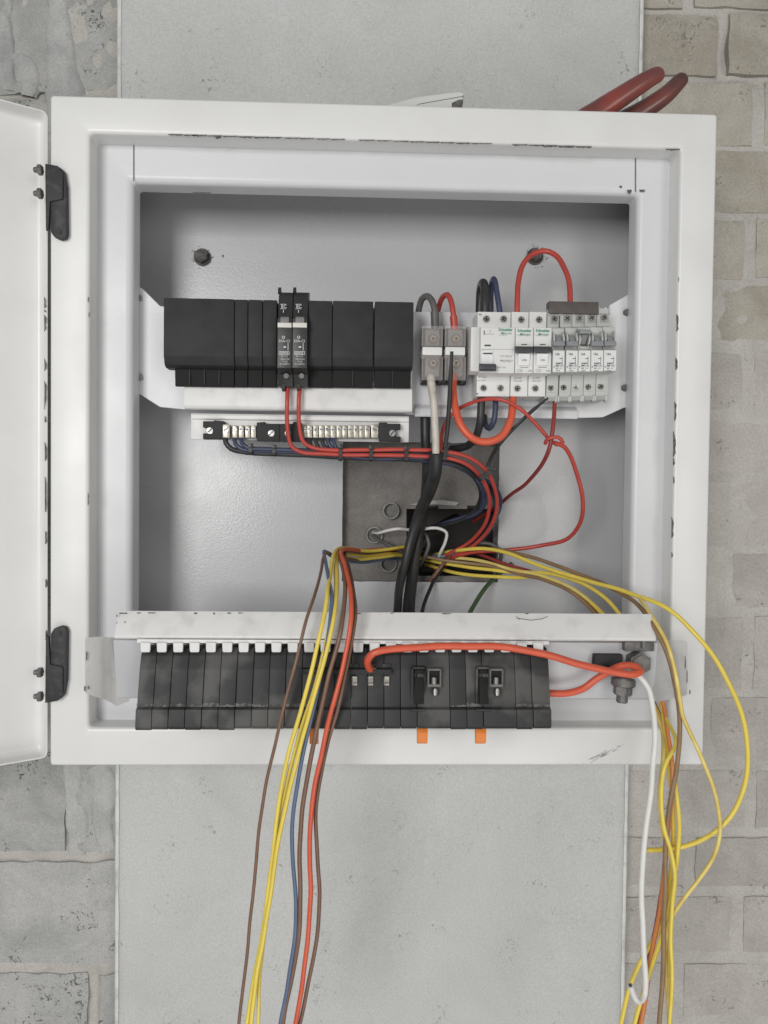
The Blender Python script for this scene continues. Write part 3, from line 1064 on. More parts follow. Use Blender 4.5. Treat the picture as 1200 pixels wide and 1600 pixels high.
# ---- two black breakers
def black_breaker(x0, x1, label):
    k = thing('miniature_breaker', P((x0 + x1) / 2, 606, 20), label, 'circuit breaker', 'black breakers in the cabinet')
    bm = BM()
    prism(bm, x0 + 0.3, x1 - 0.3, [(457, 14), (462, 6), (497, 0), (497, -4), (575, -4), (585, 8), (604, 14), (607, 22), (604, 31), (457, 31)], 0.0008)
    body = link_mesh('body', bm, 'breaker_black', k)
    bm = BM()
    prism(bm, x0 + 1, x0 + 5.5, [(449, 16), (456, 12), (460, 14), (460, 24), (449, 20)], 0.0003)
    link_mesh('top_clip', bm, 'breaker_black', k)
    bm = BM()
    prism(bm, x0 + 7, x0 + 12, [(600, 12), (608, 14), (612, 18), (606, 24), (600, 20)], 0.0003)
    link_mesh('bottom_clip', bm, 'breaker_black', k)
    bm = BM()
    pbox(bm, x0 + 0.6, 504, x1 - 0.8, 511.5, -7.5, -3.5, 0.0006)
    tg = link_mesh('toggle', bm, 'toggle_white', k)
    bm = BM()
    prism(bm, x0 + 5, x1 - 5, [(495, -4.6), (497, -6), (504, -7), (506, -3.4), (495, -3.4)], 0.0004)
    link_mesh('toggle_stem', bm, 'toggle_grey', tg)
    bm = BM()
    c = P((x0 + x1) / 2 + 3, 588, 6.5)
    cyl(bm, c, (0, 1, 0), S(4, 8), 0.006, 14)
    link_mesh('screw', bm, 'dull_bolt', k)
    bm = BM()
    d = -4.25
    text_mesh(bm, 'BC', x0 + 6, 481, -1.6, 5)
    for q in ((x0 + 5, 475, x0 + 14, 475.7), (x0 + 5, 482, x0 + 14, 482.7), (x0 + 9.3, 484, x0 + 10.3, 488.5)):
        ink(bm, *q, -1.6 if q[1] < 484 else -2.0)
    # "off" circle
    cc = P(x0 + 10, 527, d)
    n = 14
    ri, ro = S(1.4, 0), S(2.3, 0)
    a = [bm.verts.new((cc.x + ro * math.cos(6.2832 * i / n), cc.y, cc.z + ro * math.sin(6.2832 * i / n))) for i in range(n)]
    b_ = [bm.verts.new((cc.x + ri * math.cos(6.2832 * i / n), cc.y, cc.z + ri * math.sin(6.2832 * i / n))) for i in range(n)]
    for i in range(n):
        bm.faces.new((a[i], a[(i + 1) % n], b_[(i + 1) % n], b_[i]))
    text_mesh(bm, '20A-CI', x0 + 2.2, 534.5, d, 4.0, width=17)
    ink(bm, x0 + 16.6, 536, x0 + 17.5, 547.5, d)
    ink(bm, x0 + 10, 541, x0 + 14, 543.4, d)
    # framed maker's plate and the small rating lines
    ink(bm, x0 + 3, 548.8, x1 - 4, 549.5, d)
    ink(bm, x0 + 3, 553.6, x1 - 4, 554.3, d)
    ink(bm, x0 + 3, 549, x0 + 3.7, 554, d)
    ink(bm, x1 - 4.7, 549, x1 - 4, 554, d)
    text_mesh(bm, 'SAMITE', x0 + 4.6, 553, d, 3.0, width=12.6, bold=0.02)
    text_mesh(bm, 'M-113', x0 + 6, 558, d, 2.8, width=10)
    text_mesh(bm, '240/415V', x0 + 5, 562.3, d, 2.6, width=14)
    text_mesh(bm, '3 kA', x0 + 8, 566, d, 2.6, width=8)
    text_mesh(bm, 'IEC 60947-2', x0 + 4, 570, d, 2.6, width=15)
    link_mesh('printing', bm, 'print_white', body, smooth=False)['kind'] = 'stuff'


black_breaker(433, 456.3, 'black miniature breaker with white toggle, of the two the one nearer the door')
black_breaker(456.6, 480.3, 'black miniature breaker with white toggle, of the two the one nearer the clear terminals')


# ---- neutral bars
def terminal_bar(root, xs, wide):
    for i, x in enumerate(xs):
        wd = 5.6 if i in wide else 4.1
        bm = BM()
        pbox(bm, x - wd, 663 if i in wide else 664.5, x + wd, 684, 33, 42, 0.0007)
        tb = link_mesh('terminal', bm, 'nickel', root)
        bm = BM()
        c = P(x, 671, 32.6)
        r = S(3.9 if i in wide else 3.0, 33)
        cyl(bm, c, (0, 1, 0), r, 0.0016, 14, bev=0.0003)
        link_mesh('screw', bm, 'zinc', tb)
        bm = BM()
        a = random.uniform(-0.9, 0.9)
        v = Vector((math.cos(a), 0, math.sin(a))) * r * 0.9
        s_ = Vector((-math.sin(a), 0, math.cos(a))) * r * 0.16
        o_ = c - Vector((0, 0.0010, 0))
        bm.faces.new([bm.verts.new(o_ + q) for q in (v + s_, -v + s_, -v - s_, v - s_)])
        link_mesh('slot', bm, 'black_recess', tb, smooth=False)


def holder(root, pts, sx):
    bm = BM()
    plate(bm, pts, 34, 9.8, 0.0007)
    h = link_mesh('end_holder', bm, 'black_plastic', root)
    for x, y in sx:
        bm = BM()
        c = P(x, y, 33.4)
        cyl(bm, c, (0, 1, 0), S(5, 33), 0.003, 16, bev=0.0006)
        link_mesh('screw', bm, 'zinc', h)
        bm = BM()
        o_ = c - Vector((0, 0.00175, 0))
        a = random.uniform(0.3, 1.2)
        v = Vector((math.cos(a), 0, math.sin(a))) * S(4.2, 33)
        s_ = Vector((-math.sin(a), 0, math.cos(a))) * S(0.7, 33)
        bm.faces.new([bm.verts.new(o_ + q) for q in (v + s_, -v + s_, -v - s_, v - s_)])
        link_mesh('slot', bm, 'black_recess', h, smooth=False)


n1 = thing('neutral_bar', P(375, 686, 40), 'short nickel terminal bar with five terminals in black holders below the tray', 'terminal bar', 'terminal bars')
terminal_bar(n1, [353.5, 367, 377, 387, 396], {0})
holder(n1, [(317, 658), (334, 658), (334, 656.5), (350, 658), (350, 684), (347, 686), (317, 686), (317, 677), (324, 677), (324, 668), (317, 668)], [(328, 673)])
holder(n1, [(401, 660), (414, 659), (414, 662), (437, 662), (437, 690), (401, 689)], [(424, 677)])
n2 = thing('neutral_bar', P(535, 688, 40), 'long nickel terminal bar with the longer row of terminals below the tray', 'terminal bar', 'terminal bars')
terminal_bar(n2, [475.5, 484, 493.5, 502.5, 511.5, 520.5, 530, 539, 548, 556.5, 565.5, 574, 585.5], {12})
holder(n2, [(437.4, 662), (458, 662), (458, 659), (471, 660), (471, 690), (441, 690), (437.4, 689)], [(450, 677)])
holder(n2, [(592, 660), (605, 660), (605, 662), (626, 662), (626, 671), (619, 671), (619, 682), (626, 682), (626, 690), (592, 689)], [(613, 677)])


# ---- clear terminal blocks
def clear_block(x0, x1, label):
    k = thing('terminal_block', P((x0 + x1) / 2, 597, 40), label, 'terminal block', 'clear terminal blocks')
    bm = BM()
    pbox(bm, x0 - 1, 513, x1 + 1, 600, 40, 52.5, 0.001)
    link_mesh('base', bm, 'black_plastic', k)
    for ya, yb in ((514, 541), (556, 588)):
        bm = BM()
        pbox(bm, x0 + 5, ya, x1 - 5, yb, 24, 39.5, 0.002)
        mt = link_mesh('clamp', bm, 'clamp_grey', k)
        bm = BM()
        c = P((x0 + x1) / 2 + 1, 530 if ya < 530 else 568, 22.6)
        cyl(bm, c, (0, 1, 0), S(8, 22), 0.003, 20, bev=0.0008)
        link_mesh('washer', bm, 'dull_bolt', mt)
        bm = BM()
        cyl(bm, c - Vector((0, 0.002, 0)), (0, 1, 0), S(5, 22), 0.003, 12, bev=0.0006)
        link_mesh('clamp_screw', bm, 'brass', mt)
        bm = BM()
        cyl(bm, c - Vector((0, 0.0037, 0)), (0, 1, 0), S(2.4, 22), 0.0004, 6)
        link_mesh('socket', bm, 'black_recess', mt)
    bm = BM()
    pbox(bm, x0 + 1, 542, x1 - 1, 555, 12, 39.4, 0.001)
    link_mesh('middle_band', bm, 'mcb_white', k)
    bm = BM()
    X0, X1 = x0, x1
    pbox(bm, X0, 509, X1, 541.5, 11, 13, 0.0005)
    pbox(bm, X0, 556, X1, 594, 11, 13, 0.0005)
    for (a, c, e_, f) in ((X0, 509, X0 + 2.4, 541), (X1 - 2.4, 509, X1, 541), (X0, 557, X0 + 2.4, 594), (X1 - 2.4, 557, X1, 594)):
        pbox(bm, a, c, e_, f, 13.3, 39, 0.0003, 1)
    for x, y in (((x0 + x1) / 2 + 1, 529), ((x0 + x1) / 2 + 1, 569)):
        c = P(x, y, 11)
        R_ = S(10.5, 11)
        n = 22
        pr = [[bm.verts.new((c.x + rr * math.cos(6.2832 * i / n), c.y + yy, c.z + rr * math.sin(6.2832 * i / n))) for i in range(n)] for rr, yy in ((R_, 0), (R_, -0.002), (R_ * 0.86, -0.002), (R_ * 0.86, -0.0002))]
        for a_, b_ in zip(pr, pr[1:]):
            for i in range(n):
                bm.faces.new((a_[i], a_[(i + 1) % n], b_[(i + 1) % n], b_[i]))
    link_mesh('clear_lid', bm, 'clear_plastic', k)


clear_block(659, 692, 'clear plastic terminal block feeding the aged white cable')
clear_block(695, 728, 'clear plastic terminal block feeding the thick red looped cable')


# ---- white modular breakers
def slot_screw(parent, x, y, d, r, name='screw', mat_='screw_dark'):
    bm = BM()
    c = P(x, y, d)
    cyl(bm, c + Vector((0, 0.0004, 0)), (0, 1, 0), S(r, d), 0.0012, 18)
    sc_ = link_mesh(name, bm, mat_, parent)
    bm = BM()
    a = random.uniform(0, 3.1)
    R_ = S(r, d)
    for aa in (a, a + math.pi / 2):
        v = Vector((math.cos(aa), 0, math.sin(aa))) * R_ * 0.72
        s_ = Vector((-math.sin(aa), 0, math.cos(aa))) * R_ * 0.13
        o_ = c - Vector((0, 0.00035 + 0.0001 * (aa > a), 0))
        bm.faces.new([bm.verts.new(o_ + q) for q in (v + s_, -v + s_, -v - s_, v - s_)])
    link_mesh('slot', bm, 'black_recess', sc_, smooth=False)
    return sc_


def screw_well(parent, x, y, d, r, rim='mcb_white'):
    bm = BM()
    c = P(x, y, d)
    R_ = S(r, d)
    n = 22
    pr = [[bm.verts.new((c.x + rr * math.cos(6.2832 * i / n), c.y + yy, c.z + rr * math.sin(6.2832 * i / n))) for i in range(n)] for rr, yy in ((R_ * 1.22, -0.00025), (R_ * 1.16, -0.0006), (R_, -0.0006), (R_, -0.0001))]
    for a_, b_ in zip(pr, pr[1:]):
        for i in range(n):
            bm.faces.new((a_[i], a_[(i + 1) % n], b_[(i + 1) % n], b_[i]))
    w_ = link_mesh('screw_rim', bm, rim, parent)
    slot_screw(parent, x, y, d - 0.9, r * 0.97)
    return w_


MPROF = [(487.5, 15), (513, 15), (512, -8), (583, -8), (583, 15, -8), (619.5, 15), (619.5, 50, 15), (487.5, 50, 15)]


def white_breaker(root, x0, x1, lean_top):
    bm = BM()
    prism(bm, x0 + 0.35, x1 - 0.35, MPROF, 0.0006, dref=-8, yref=550)
    body = link_mesh('body', bm, 'mcb_white', root)
    return body


def schneider_print(body, x, y, wd, d=-8.3):
    bm = BM()
    text_mesh(bm, 'Schneider', x, y, d, 4.6, width=wd, bold=0.03)
    text_mesh(bm, 'Electric', x + wd * 0.32, y + 5.2, d, 3.4, width=wd * 0.62)
    cc = P(x + wd * 0.26, y + 3.6, d)
    n = 12
    bm.faces.new([bm.verts.new((cc.x + S(1.6, 0) * math.cos(6.2832 * i / n), cc.y, cc.z + S(1.6, 0) * math.sin(6.2832 * i / n))) for i in range(n)])
    link_mesh('maker_print', bm, 'print_green', body, smooth=False)['kind'] = 'stuff'


rc = thing('residual_current_breaker', P(776, 620, 15), 'wide white two-pole breaker with its black lever down, at end of the row', 'circuit breaker', 'white breakers')
body = white_breaker(rc, 750.5, 804.5, 0)
for x in (760, 787):
    screw_well(rc, x, 498.5, 14.8, 5.4)
for x in (755.5, 782):
    screw_well(rc, x, 606.5, 14.8, 5.0)
bm = BM()
pbox(bm, 753.5, 547, 770.5, 570, -10, -7.8, 0.0006)
hs = link_mesh('lever_housing', bm, 'mcb_lever', rc)
bm = BM()
prism(bm, 749.5, 775, [(568, -9), (569, -17), (577, -17.5), (579.5, -15), (579.5, -9)], 0.0006, dref=-15)
link_mesh('lever', bm, 'lever_dark', rc)
bm = BM()
ink(bm, 757, 538.5, 767, 541, -8.3)
ink(bm, 755, 551.2, 769.5, 553.4, -10.3)
text_mesh(bm, 'N', 748.5, 493, 14.6, 3.4, bold=0.02)
text_mesh(bm, 'N', 743.5, 617, 14.6, 3.4, bold=0.02)
ink(bm, 756, 516.5, 757.4, 523, -8.3)
text_mesh(bm, 'PROTECT', 781.5, 565.5, -8.3, 3.4, width=20)
link_mesh('printing', bm, 'print_black', body, smooth=False)['kind'] = 'stuff'
bm = BM()
text_mesh(bm, 'T', 764, 520, -8.3, 4)
ink(bm, 758, 521.6, 772, 522.3, -8.3)
text_mesh(bm, 'C120 A', 780, 524.5, -8.3, 2.6)
text_mesh(bm, 'NO CIRCUIT', 782, 558, -8.3, 3.2, width=19)
ink(bm, 751, 545.6, 803, 546.1, -8.3)
text_mesh(bm, 'A9R 50263', 746, 590.5, 14.6, 2.6, width=14)
text_mesh(bm, '63A 30mA', 746, 595.5, 14.6, 2.6, width=13)
text_mesh(bm, '230V~ 63A', 776, 575, -8.3, 2.6, width=14)
link_mesh('fine_print', bm, 'print_grey', body, smooth=False)['kind'] = 'stuff'
schneider_print(body, 779, 517, 22)


def single_pole(x0, x1, label):
    k = thing('single_pole_breaker', P((x0 + x1) / 2, 620, 15), label, 'circuit breaker', 'white breakers')
    body = white_breaker(k, x0, x1, 0)
    xm = (x0 + x1) / 2
    off = (xm - 600) * 0.028
    screw_well(k, xm - off + 1.5, 499.5, 14.8, 5.2)
    screw_well(k, xm - off - 4.5, 607, 14.8, 5.0)
    bm = BM()
    prism(bm, x0 + 0.2, x1 - 0.4, [(541, -9), (541.5, -14), (551, -15), (551.5, -9)], 0.0006, dref=-14)
    lv = link_mesh('lever', bm, 'lever_dark', k)
    bm = BM()
    prism(bm, x0 + 5, x1 - 5, [(552, -12.5, -14), (571, -10), (571, -7.9), (552, -7.9, -14)], 0.0006)
    link_mesh('lever_window', bm, 'mcb_lever', k)
    bm = BM()
    ink(bm, xm - 4.5, 537.5, xm + 4.5, 539, -8.3)
    ink(bm, xm - 6.5, 573.5, xm + 6.5, 574.2, -8.3)
    text_mesh(bm, 'I-ON', xm - 3.8, 564, -12.3, 3, width=7.4)
    link_mesh('printing', bm, 'print_black', body, smooth=False)['kind'] = 'stuff'
    bm = BM()
    text_mesh(bm, 'iC60N C20A', x0 + 3, 525, -8.3, 2.8, width=20)
    text_mesh(bm, 'C20', x0 + 2.6, 580.8, -8.3, 4, width=9)
    text_mesh(bm, '6000', x1 - 9, 580.8, -8.3, 2.8, width=7)
    text_mesh(bm, 'A9F', x0 - 2, 592, 14.6, 2.8, width=13)
    text_mesh(bm, '44120', x0 - 2, 596.6, 14.6, 2.8, width=13)
    link_mesh('fine_print', bm, 'print_grey', body, smooth=False)['kind'] = 'stuff'
    schneider_print(body, x0 + 3.4, 518.5, x1 - x0 - 6)
    return k


single_pole(805, 833.3, 'white single-pole breaker touching the wide two-pole breaker')
single_pole(833.7, 862, 'white single-pole breaker touching the pale grey breakers')


def grey_breaker(i, x0, x1, up, label):
    k = thing('distribution_breaker', P((x0 + x1) / 2, 626, 15), label, 'circuit breaker', 'pale grey breakers')
    bm = BM()
    dy = -i * 0.5
    prism(bm, x0 + 0.3, x1 - 0.3, [(484 + dy, 17), (512 + dy, 17), (513 + dy, -4), (545, -4), (547, -8), (582 + dy, -8), (582 + dy, 15, -8), (624 + dy, 17), (626 + dy, 50, 17), (484 + dy, 50, 17)], 0.0005, dref=-8, yref=550)
    body = link_mesh('body', bm, 'mcb_grey', k)
    xm = (x0 + x1) / 2
    off = (xm - 600) * 0.030
    xt, xb = xm - off + 2.2, xm - off - 3.6
    for (x, y, sgn) in ((xt, 498 + dy, 1), (xb, 606 + dy, -1)):
        bm = BM()
        pbox(bm, x - 6.6, y - 6.5, x + 6.6, y + 7.5, 16.4, 16.9, 0.0)
        link_mesh('screw_recess', bm, 'mcb_recess', k)
        slot_screw(k, x - 0.6, y, 16.0, 5.0, mat_='zinc' if (i, sgn) == (2, -1) else 'screw_dark')
        for s_ in (-1, 1):                                 # clip horns at the cable entry
            bm = BM()
            if sgn > 0:
                prism(bm, x + s_ * 8.2 - 1.5, x + s_ * 8.2 + 1.5, [(479 + dy, 22), (481 + dy, 17), (492 + dy, 15), (494 + dy, 17.6), (490 + dy, 26)], 0.0004)
            else:
                prism(bm, x + s_ * 8.2 - 1.5, x + s_ * 8.2 + 1.5, [(618 + dy, 17.6), (620 + dy, 15.2), (628 + dy, 16), (631 + dy, 22), (624 + dy, 26)], 0.0004)
            link_mesh('clip_horn', bm, 'mcb_grey', k)
    bm = BM()
    pbox(bm, xb - 6.5, 620.5 + dy, xb + 6.5, 626.5 + dy, 16.2, 16.8)
    link_mesh('cable_entry', bm, 'mcb_recess', k)
    # toggle well and toggle
    bm = BM()
    pbox(bm, xm - 5.5, 522 + dy, xm + 5.5, 541, -4.7, -3.6)
    link_mesh('toggle_well', bm, 'lever_dark' if up else 'mcb_recess', k)
    bm = BM()
    for s_ in (-1, 1):
        prism(bm, xm + s_ * 7.4 - 1.3, xm + s_ * 7.4 + 1.3, [(519 + dy, -4), (521 + dy, -10), (531 + dy, -13), (538, -10), (540, -4)], 0.0005, dref=-10)
    link_mesh('toggle_guard', bm, 'mcb_grey', k)
    bm = BM()
    if up:
        prism(bm, x0 + 1, x1 - 1, [(515, -5), (515.5, -19), (521, -19.5), (523, -12), (523, -5)], 0.0006, dref=-15)
    else:
        prism(bm, x0 + 0.8, x1 - 0.8, [(532, -5), (533, -14), (539.5, -15.5), (541, -13), (541, -5)], 0.0006, dref=-13)
    tg = link_mesh('toggle', bm, 'lever_grey', k)
    bm = BM()
    if up:
        prism(bm, xm - 4.6, xm + 4.6, [(522, -6), (523, -15), (533, -8), (538, -5)], 0.0004, dref=-12)
    else:
        prism(bm, xm - 4.2, xm + 4.2, [(524, -5), (526, -8), (533, -13), (534, -5)], 0.0004, dref=-10)
    link_mesh('toggle_stem', bm, 'lever_grey', tg)
    bm = BM()
    pbox(bm, x0 + 0.8, 548.5 + dy * 0.6, x1 - 0.8, 581 + dy, -8.35, -8.05)
    lb = link_mesh('rating_label', bm, 'label_paper', k)
    bm = BM()
    d = -8.6
    text_mesh(bm, '15A', x0 + 4, 555, d, 3.6, width=7.5, bold=0.02)
    ink(bm, x1 - 4.6, 557, x1 - 3.9, 566, d)
    ink(bm, x1 - 8.6, 559.8, x1 - 4.6, 560.8, d)
    text_mesh(bm, 'SAMITE', x0 + 5, 569, d, 2.6, width=11, bold=0.03)
    text_mesh(bm, 'MB-131', x0 + 4.6, 572.6, d, 2.6, width=12.5, bold=0.02)
    ink(bm, x0 + 5, 574.6, x0 + 9, 575.8, d)
    ink(bm, x0 + 11, 574.9, x0 + 15.5, 575.5, d)
    text_mesh(bm, '3kA', x0 + 5, 580, d, 2.4, width=7)
    ink(bm, x0 + 1.6, 572.4, x0 + 3.2, 574.2, d)
    link_mesh('printing', bm, 'print_black', lb, smooth=False)['kind'] = 'stuff'
    if i in (1, 3):
        bm = BM()
        c = (xb + 3, 596.5)
        ink(bm, c[0] - 1.8, c[1] - 0.6, c[0] + 1.8, c[1] + 0.6, 16.7)
        ink(bm, c[0] - 0.6, c[1] - 1.8, c[0] + 0.6, c[1] + 1.8, 16.6)
        link_mesh('mark', bm, 'print_black', body, smooth=False)


gx = [863.3, 883.6, 903.4, 923.2, 943.2, 963.4]
gl = ['pale grey single-pole breaker touching the white breakers, toggle down',
      'pale grey breaker second from the white breakers, toggle down',
      'pale grey breaker with its toggle flipped up, middle of five',
      'pale grey breaker second from the free end of the row, toggle down',
      'pale grey breaker at the free end of the row, toggle down']
for i in range(5):
    grey_breaker(i, gx[i] + (0.5 if i == 1 else 0), gx[i + 1] - (0.8 if i == 0 else 0), i == 2, gl[i])

# comb busbar over the grey breakers
bb = thing('comb_busbar', P(897, 492, 25), 'dark brown comb busbar across the tops of the pale grey breakers', 'busbar')
bm = BM()
prism(bm, 858, 936, [(471, 14), (490, 13), (490, 26, 13), (471, 27, 14)], 0.0008)
link_mesh('cover', bm, 'busbar_cover', bb)
for x in (868, 887, 907, 926):
    bm = BM()
    pbox(bm, x - 3, 489, x + 3, 497, 21, 23)
    link_mesh('tooth', bm, 'copper', bb)


# ================================================================== loose rack hanging in front
rk = thing('breaker_rack', P(600, 1135, -60), 'loose white steel rack with chipped edges full of black modules, hanging across the cabinet bottom', 'breaker rack')
bm = BM()
prism(bm, 181.5, 1022, [(956.5, -66), (996, -78), (999.5, -77), (1001, -60), (999, -58), (960, -62)], 0.0008, dref=-72)
link_mesh('top_strip', bm, 'white_worn', rk)
bm = BM()
prism(bm, 181.5, 1022, [(1002, -61, -60), (1090, -50), (1092, -46), (1090, -44), (1002, -57.5, -60)], 0.0004, dref=-52)
link_mesh('back_plate', bm, 'white_inner', rk)
for x in (420, 720):          # arms behind the modules that stand on the cabinet's lower rail
    bm = BM()
    c = P(x, 1098, 0)
    box(bm, c.x - 0.008, c.x + 0.008, -0.046, 0.0258, c.z - 0.002, c.z + 0.002)
    link_mesh('support_arm', bm, 'white_inner', rk)
bm = BM()
for x0, y0, x1, y1 in ((186, 957, 199, 962), (214, 956.8, 220, 959), (231, 956.8, 243, 959), (303, 956.8, 308, 961), (333, 957, 338, 964), (355, 957, 361, 960), (372, 957, 380, 959), (555, 957.4, 564, 960), (690, 958, 705, 960), (820, 958, 826, 960), (610, 957.5, 616, 959)):
    chip(bm, x0, y0, x1, y1, -67.6, n=6, seed=int(x0))
for y0, y1 in ((972, 980), (986, 995), (960, 964)):
    chip(bm, 181.6, y0, 184, y1, -72, n=6, seed=int(y0))
chip(bm, 181.8, 989, 188.5, 995, -76.2, n=6, seed=3)
chip(bm, 194, 971, 197, 974, -71.8, n=5, seed=9)
for a, b_ in (((808, 966), (830, 969)), ((830, 969), (846, 967)), ((846, 967), (856, 963)), ((806, 963), (812, 968))):
    pa, pb = P(*a, -71.3), P(*b_, -71.3)
    wv = Vector((0, 0, 0.0003))
    bm.faces.new([bm.verts.new(v) for v in (pa - wv, pb - wv, pb + wv, pa + wv)])
link_mesh('paint_chip', bm, 'bare_steel', rk, smooth=False)['kind'] = 'stuff'
# white retaining comb
bm = BM()
pbox(bm, 214, 1000.5, 858, 1006, -79.5, -77.5, 0.0004)
comb = link_mesh('retaining_strip', bm, 'white_worn', rk)
pitch = 25.84
for i in range(25):
    bm = BM()
    x = 219 + i * 25.6
    plate(bm, [(x, 1004), (x + 16, 1004), (x + 15.6, 1018), (x + 14, 1019.5), (x + 2, 1019.5), (x + 0.4, 1018)], -81.8, 2, 0.0005, 1)
    link_mesh('tooth', bm, 'white_worn', comb)


def curved_plate(path, ytops, ybots, thick, name, matname):
    """sheet bent about the vertical: path of (photo x, depth), top and bottom photo y at each"""
    bm = BM()
    a = [bm.verts.new(P(x, yt, d)) for (x, d), yt in zip(path, ytops)]
    m_ = [bm.verts.new(P(x, (yt + yb) / 2, d)) for (x, d), yt, yb in zip(path, ytops, ybots)]
    c = [bm.verts.new(P(x, yb, d)) for (x, d), yb in zip(path, ybots)]
    for i in range(len(path) - 1):
        bm.faces.new((a[i], a[i + 1], m_[i + 1], m_[i]))
        bm.faces.new((m_[i], m_[i + 1], c[i + 1], c[i]))
    bmesh.ops.solidify(bm, geom=bm.faces[:], thickness=thick)
    return link_mesh(name, bm, matname, rk, angle=50)


curved_plate([(133, -70), (150, -68), (163, -62), (173, -54), (182, -50), (200, -49), (216, -48)], [997, 995, 995, 996, 996, 997, 998], [1083, 1089, 1093, 1097, 1104, 1096, 1075], 0.0013, 'end_bracket', 'white_worn')
bm = BM()
plate(bm, [(196, 1030), (202, 1026), (213, 1026), (214, 1060), (208, 1066), (196, 1064), (193, 1058)], -51.5, 0.5)
link_mesh('slot_hole', bm, 'white_paint', rk)
curved_plate([(1000, -50), (1018, -51), (1028, -56), (1040, -62), (1066, -66), (1074, -67)], [1002, 1001, 1000, 1000, 1000, 1004], [1060, 1094, 1097, 1094, 1088, 1085], 0.0013, 'end_bracket', 'white_worn')
bm = BM()
for y0, y1, x in ((1025, 1046, 1071), (1046, 1068, 1074), (1078, 1085, 1078)):
    chip(bm, x - 1.4, y0, x + 1.2, y1, -69, n=6, seed=int(y0))
chip(bm, 134, 1018, 137, 1032, -72, n=6, seed=4)
chip(bm, 131, 1072, 134, 1080, -72, n=6, seed=6)
chip(bm, 137, 1071, 140, 1077, -72, n=5, seed=8)
link_mesh('chipped_edge', bm, 'bare_steel', rk, smooth=False)['kind'] = 'stuff'

# ---- black modules in the rack
MOD = [(1012, -74), (1024, -79), (1046, -84), (1105, -92), (1109, -96), (1136, -98), (1140, -96), (1140, -60, -90), (1012, -60, -74)]


def rx(i):
    """module joint i at the top of the rack, photo x read at the modules' front"""
    return 213.2 + i * 25.78


def rack_module(i0, i1, label, matname='dusty_black', name='blank_module', cat='module', dusty=True):
    k = thing(name, P((rx(i0) + rx(i1)) / 2, 1140, -80), label, cat, 'black modules in the loose rack')
    bm = BM()
    x0, x1 = rx(i0) + 0.35, rx(i1) - 0.35
    bot = 1139 + (1.5 if i0 < 6 else 0) + (random.random() - 0.5) * 1.6
    jit = (random.random() - 0.5) * 1.4
    prof = [(y if y < 1130 else bot + (y - 1140), d + jit, (q[2] + jit) if len(q) > 2 else d + jit) for q in MOD for y, d in (q[:2],)]
    prism(bm, x0, x1, prof, 0.0007, dref=-92, yref=1100)
    body = link_mesh('body', bm, matname, k)
    if dusty:
        bm = BM()
        y0 = 1099 + random.random() * 3
        rag = [(x0 + (x1 - x0) * q / 6, y0 + random.uniform(-1.5, 1.5), 1104 + random.uniform(-0.6, 0.8)) for q in range(7)]
        tv = [bm.verts.new(P(x, a, -92.2 + jit + (1104 - a) * 0.13)) for x, a, c in rag]
        bv = [bm.verts.new(P(x, c, -92.6 + jit)) for x, a, c in rag]
        for q in range(6):
            bm.faces.new((tv[q], tv[q + 1], bv[q + 1], bv[q]))
        link_mesh('dust', bm, 'dust_line', body, smooth=False)
    return k, body


for i in range(10):
    rack_module(i, i + 1, f'dusty black blank module, {ORD[i]} from the door end of the loose rack')
mods = []
for q, i in enumerate((10, 11, 12)):
    lab = ['black module behind the hanging yellow wires, first of three without comb prong',
           'black module with orange clip below, behind the hanging yellow and red wires',
           'black module between the hanging red wire and the comb bar'][q]
    k, body = rack_module(i, i + 1, lab, 'dusty_black_b', dusty=(q == 0))
    mods.append((k, body))
for q, i in enumerate((13, 14, 15)):
    k, body = rack_module(i, i + 1, f'black breaker with silver comb prong in loose rack, {ORD[q]} from the yellow wires', 'dusty_black_b', 'rack_breaker', 'circuit breaker', False)
    x = (542 + 12, 579, 604)[q]
    bm = BM()
    pbox(bm, x - 6.5, 1036 + 2, x + 6.5, 1046, -85.2, -83, 0.0005)
    link_mesh('terminal_hood', bm, 'breaker_black', k)
    bm = BM()
    pbox(bm, x - 4.2, 1057, x + 4.2, 1071, -89.5, -86, 0.0003)
    pr = link_mesh('prong', bm, 'nickel', k)
    bm = BM()
    ink(bm, x - 4.2, 1057, x - 2.2, 1071, -89.8)
    ink(bm, x - 4.2, 1066, x + 4.2, 1068.5, -89.9)
    link_mesh('prong_groove', bm, 'screw_dark', pr, smooth=False)
rack_module(16, 17, 'plain black module between the comb bar and a cage terminal', 'dusty_black_b', dusty=False)


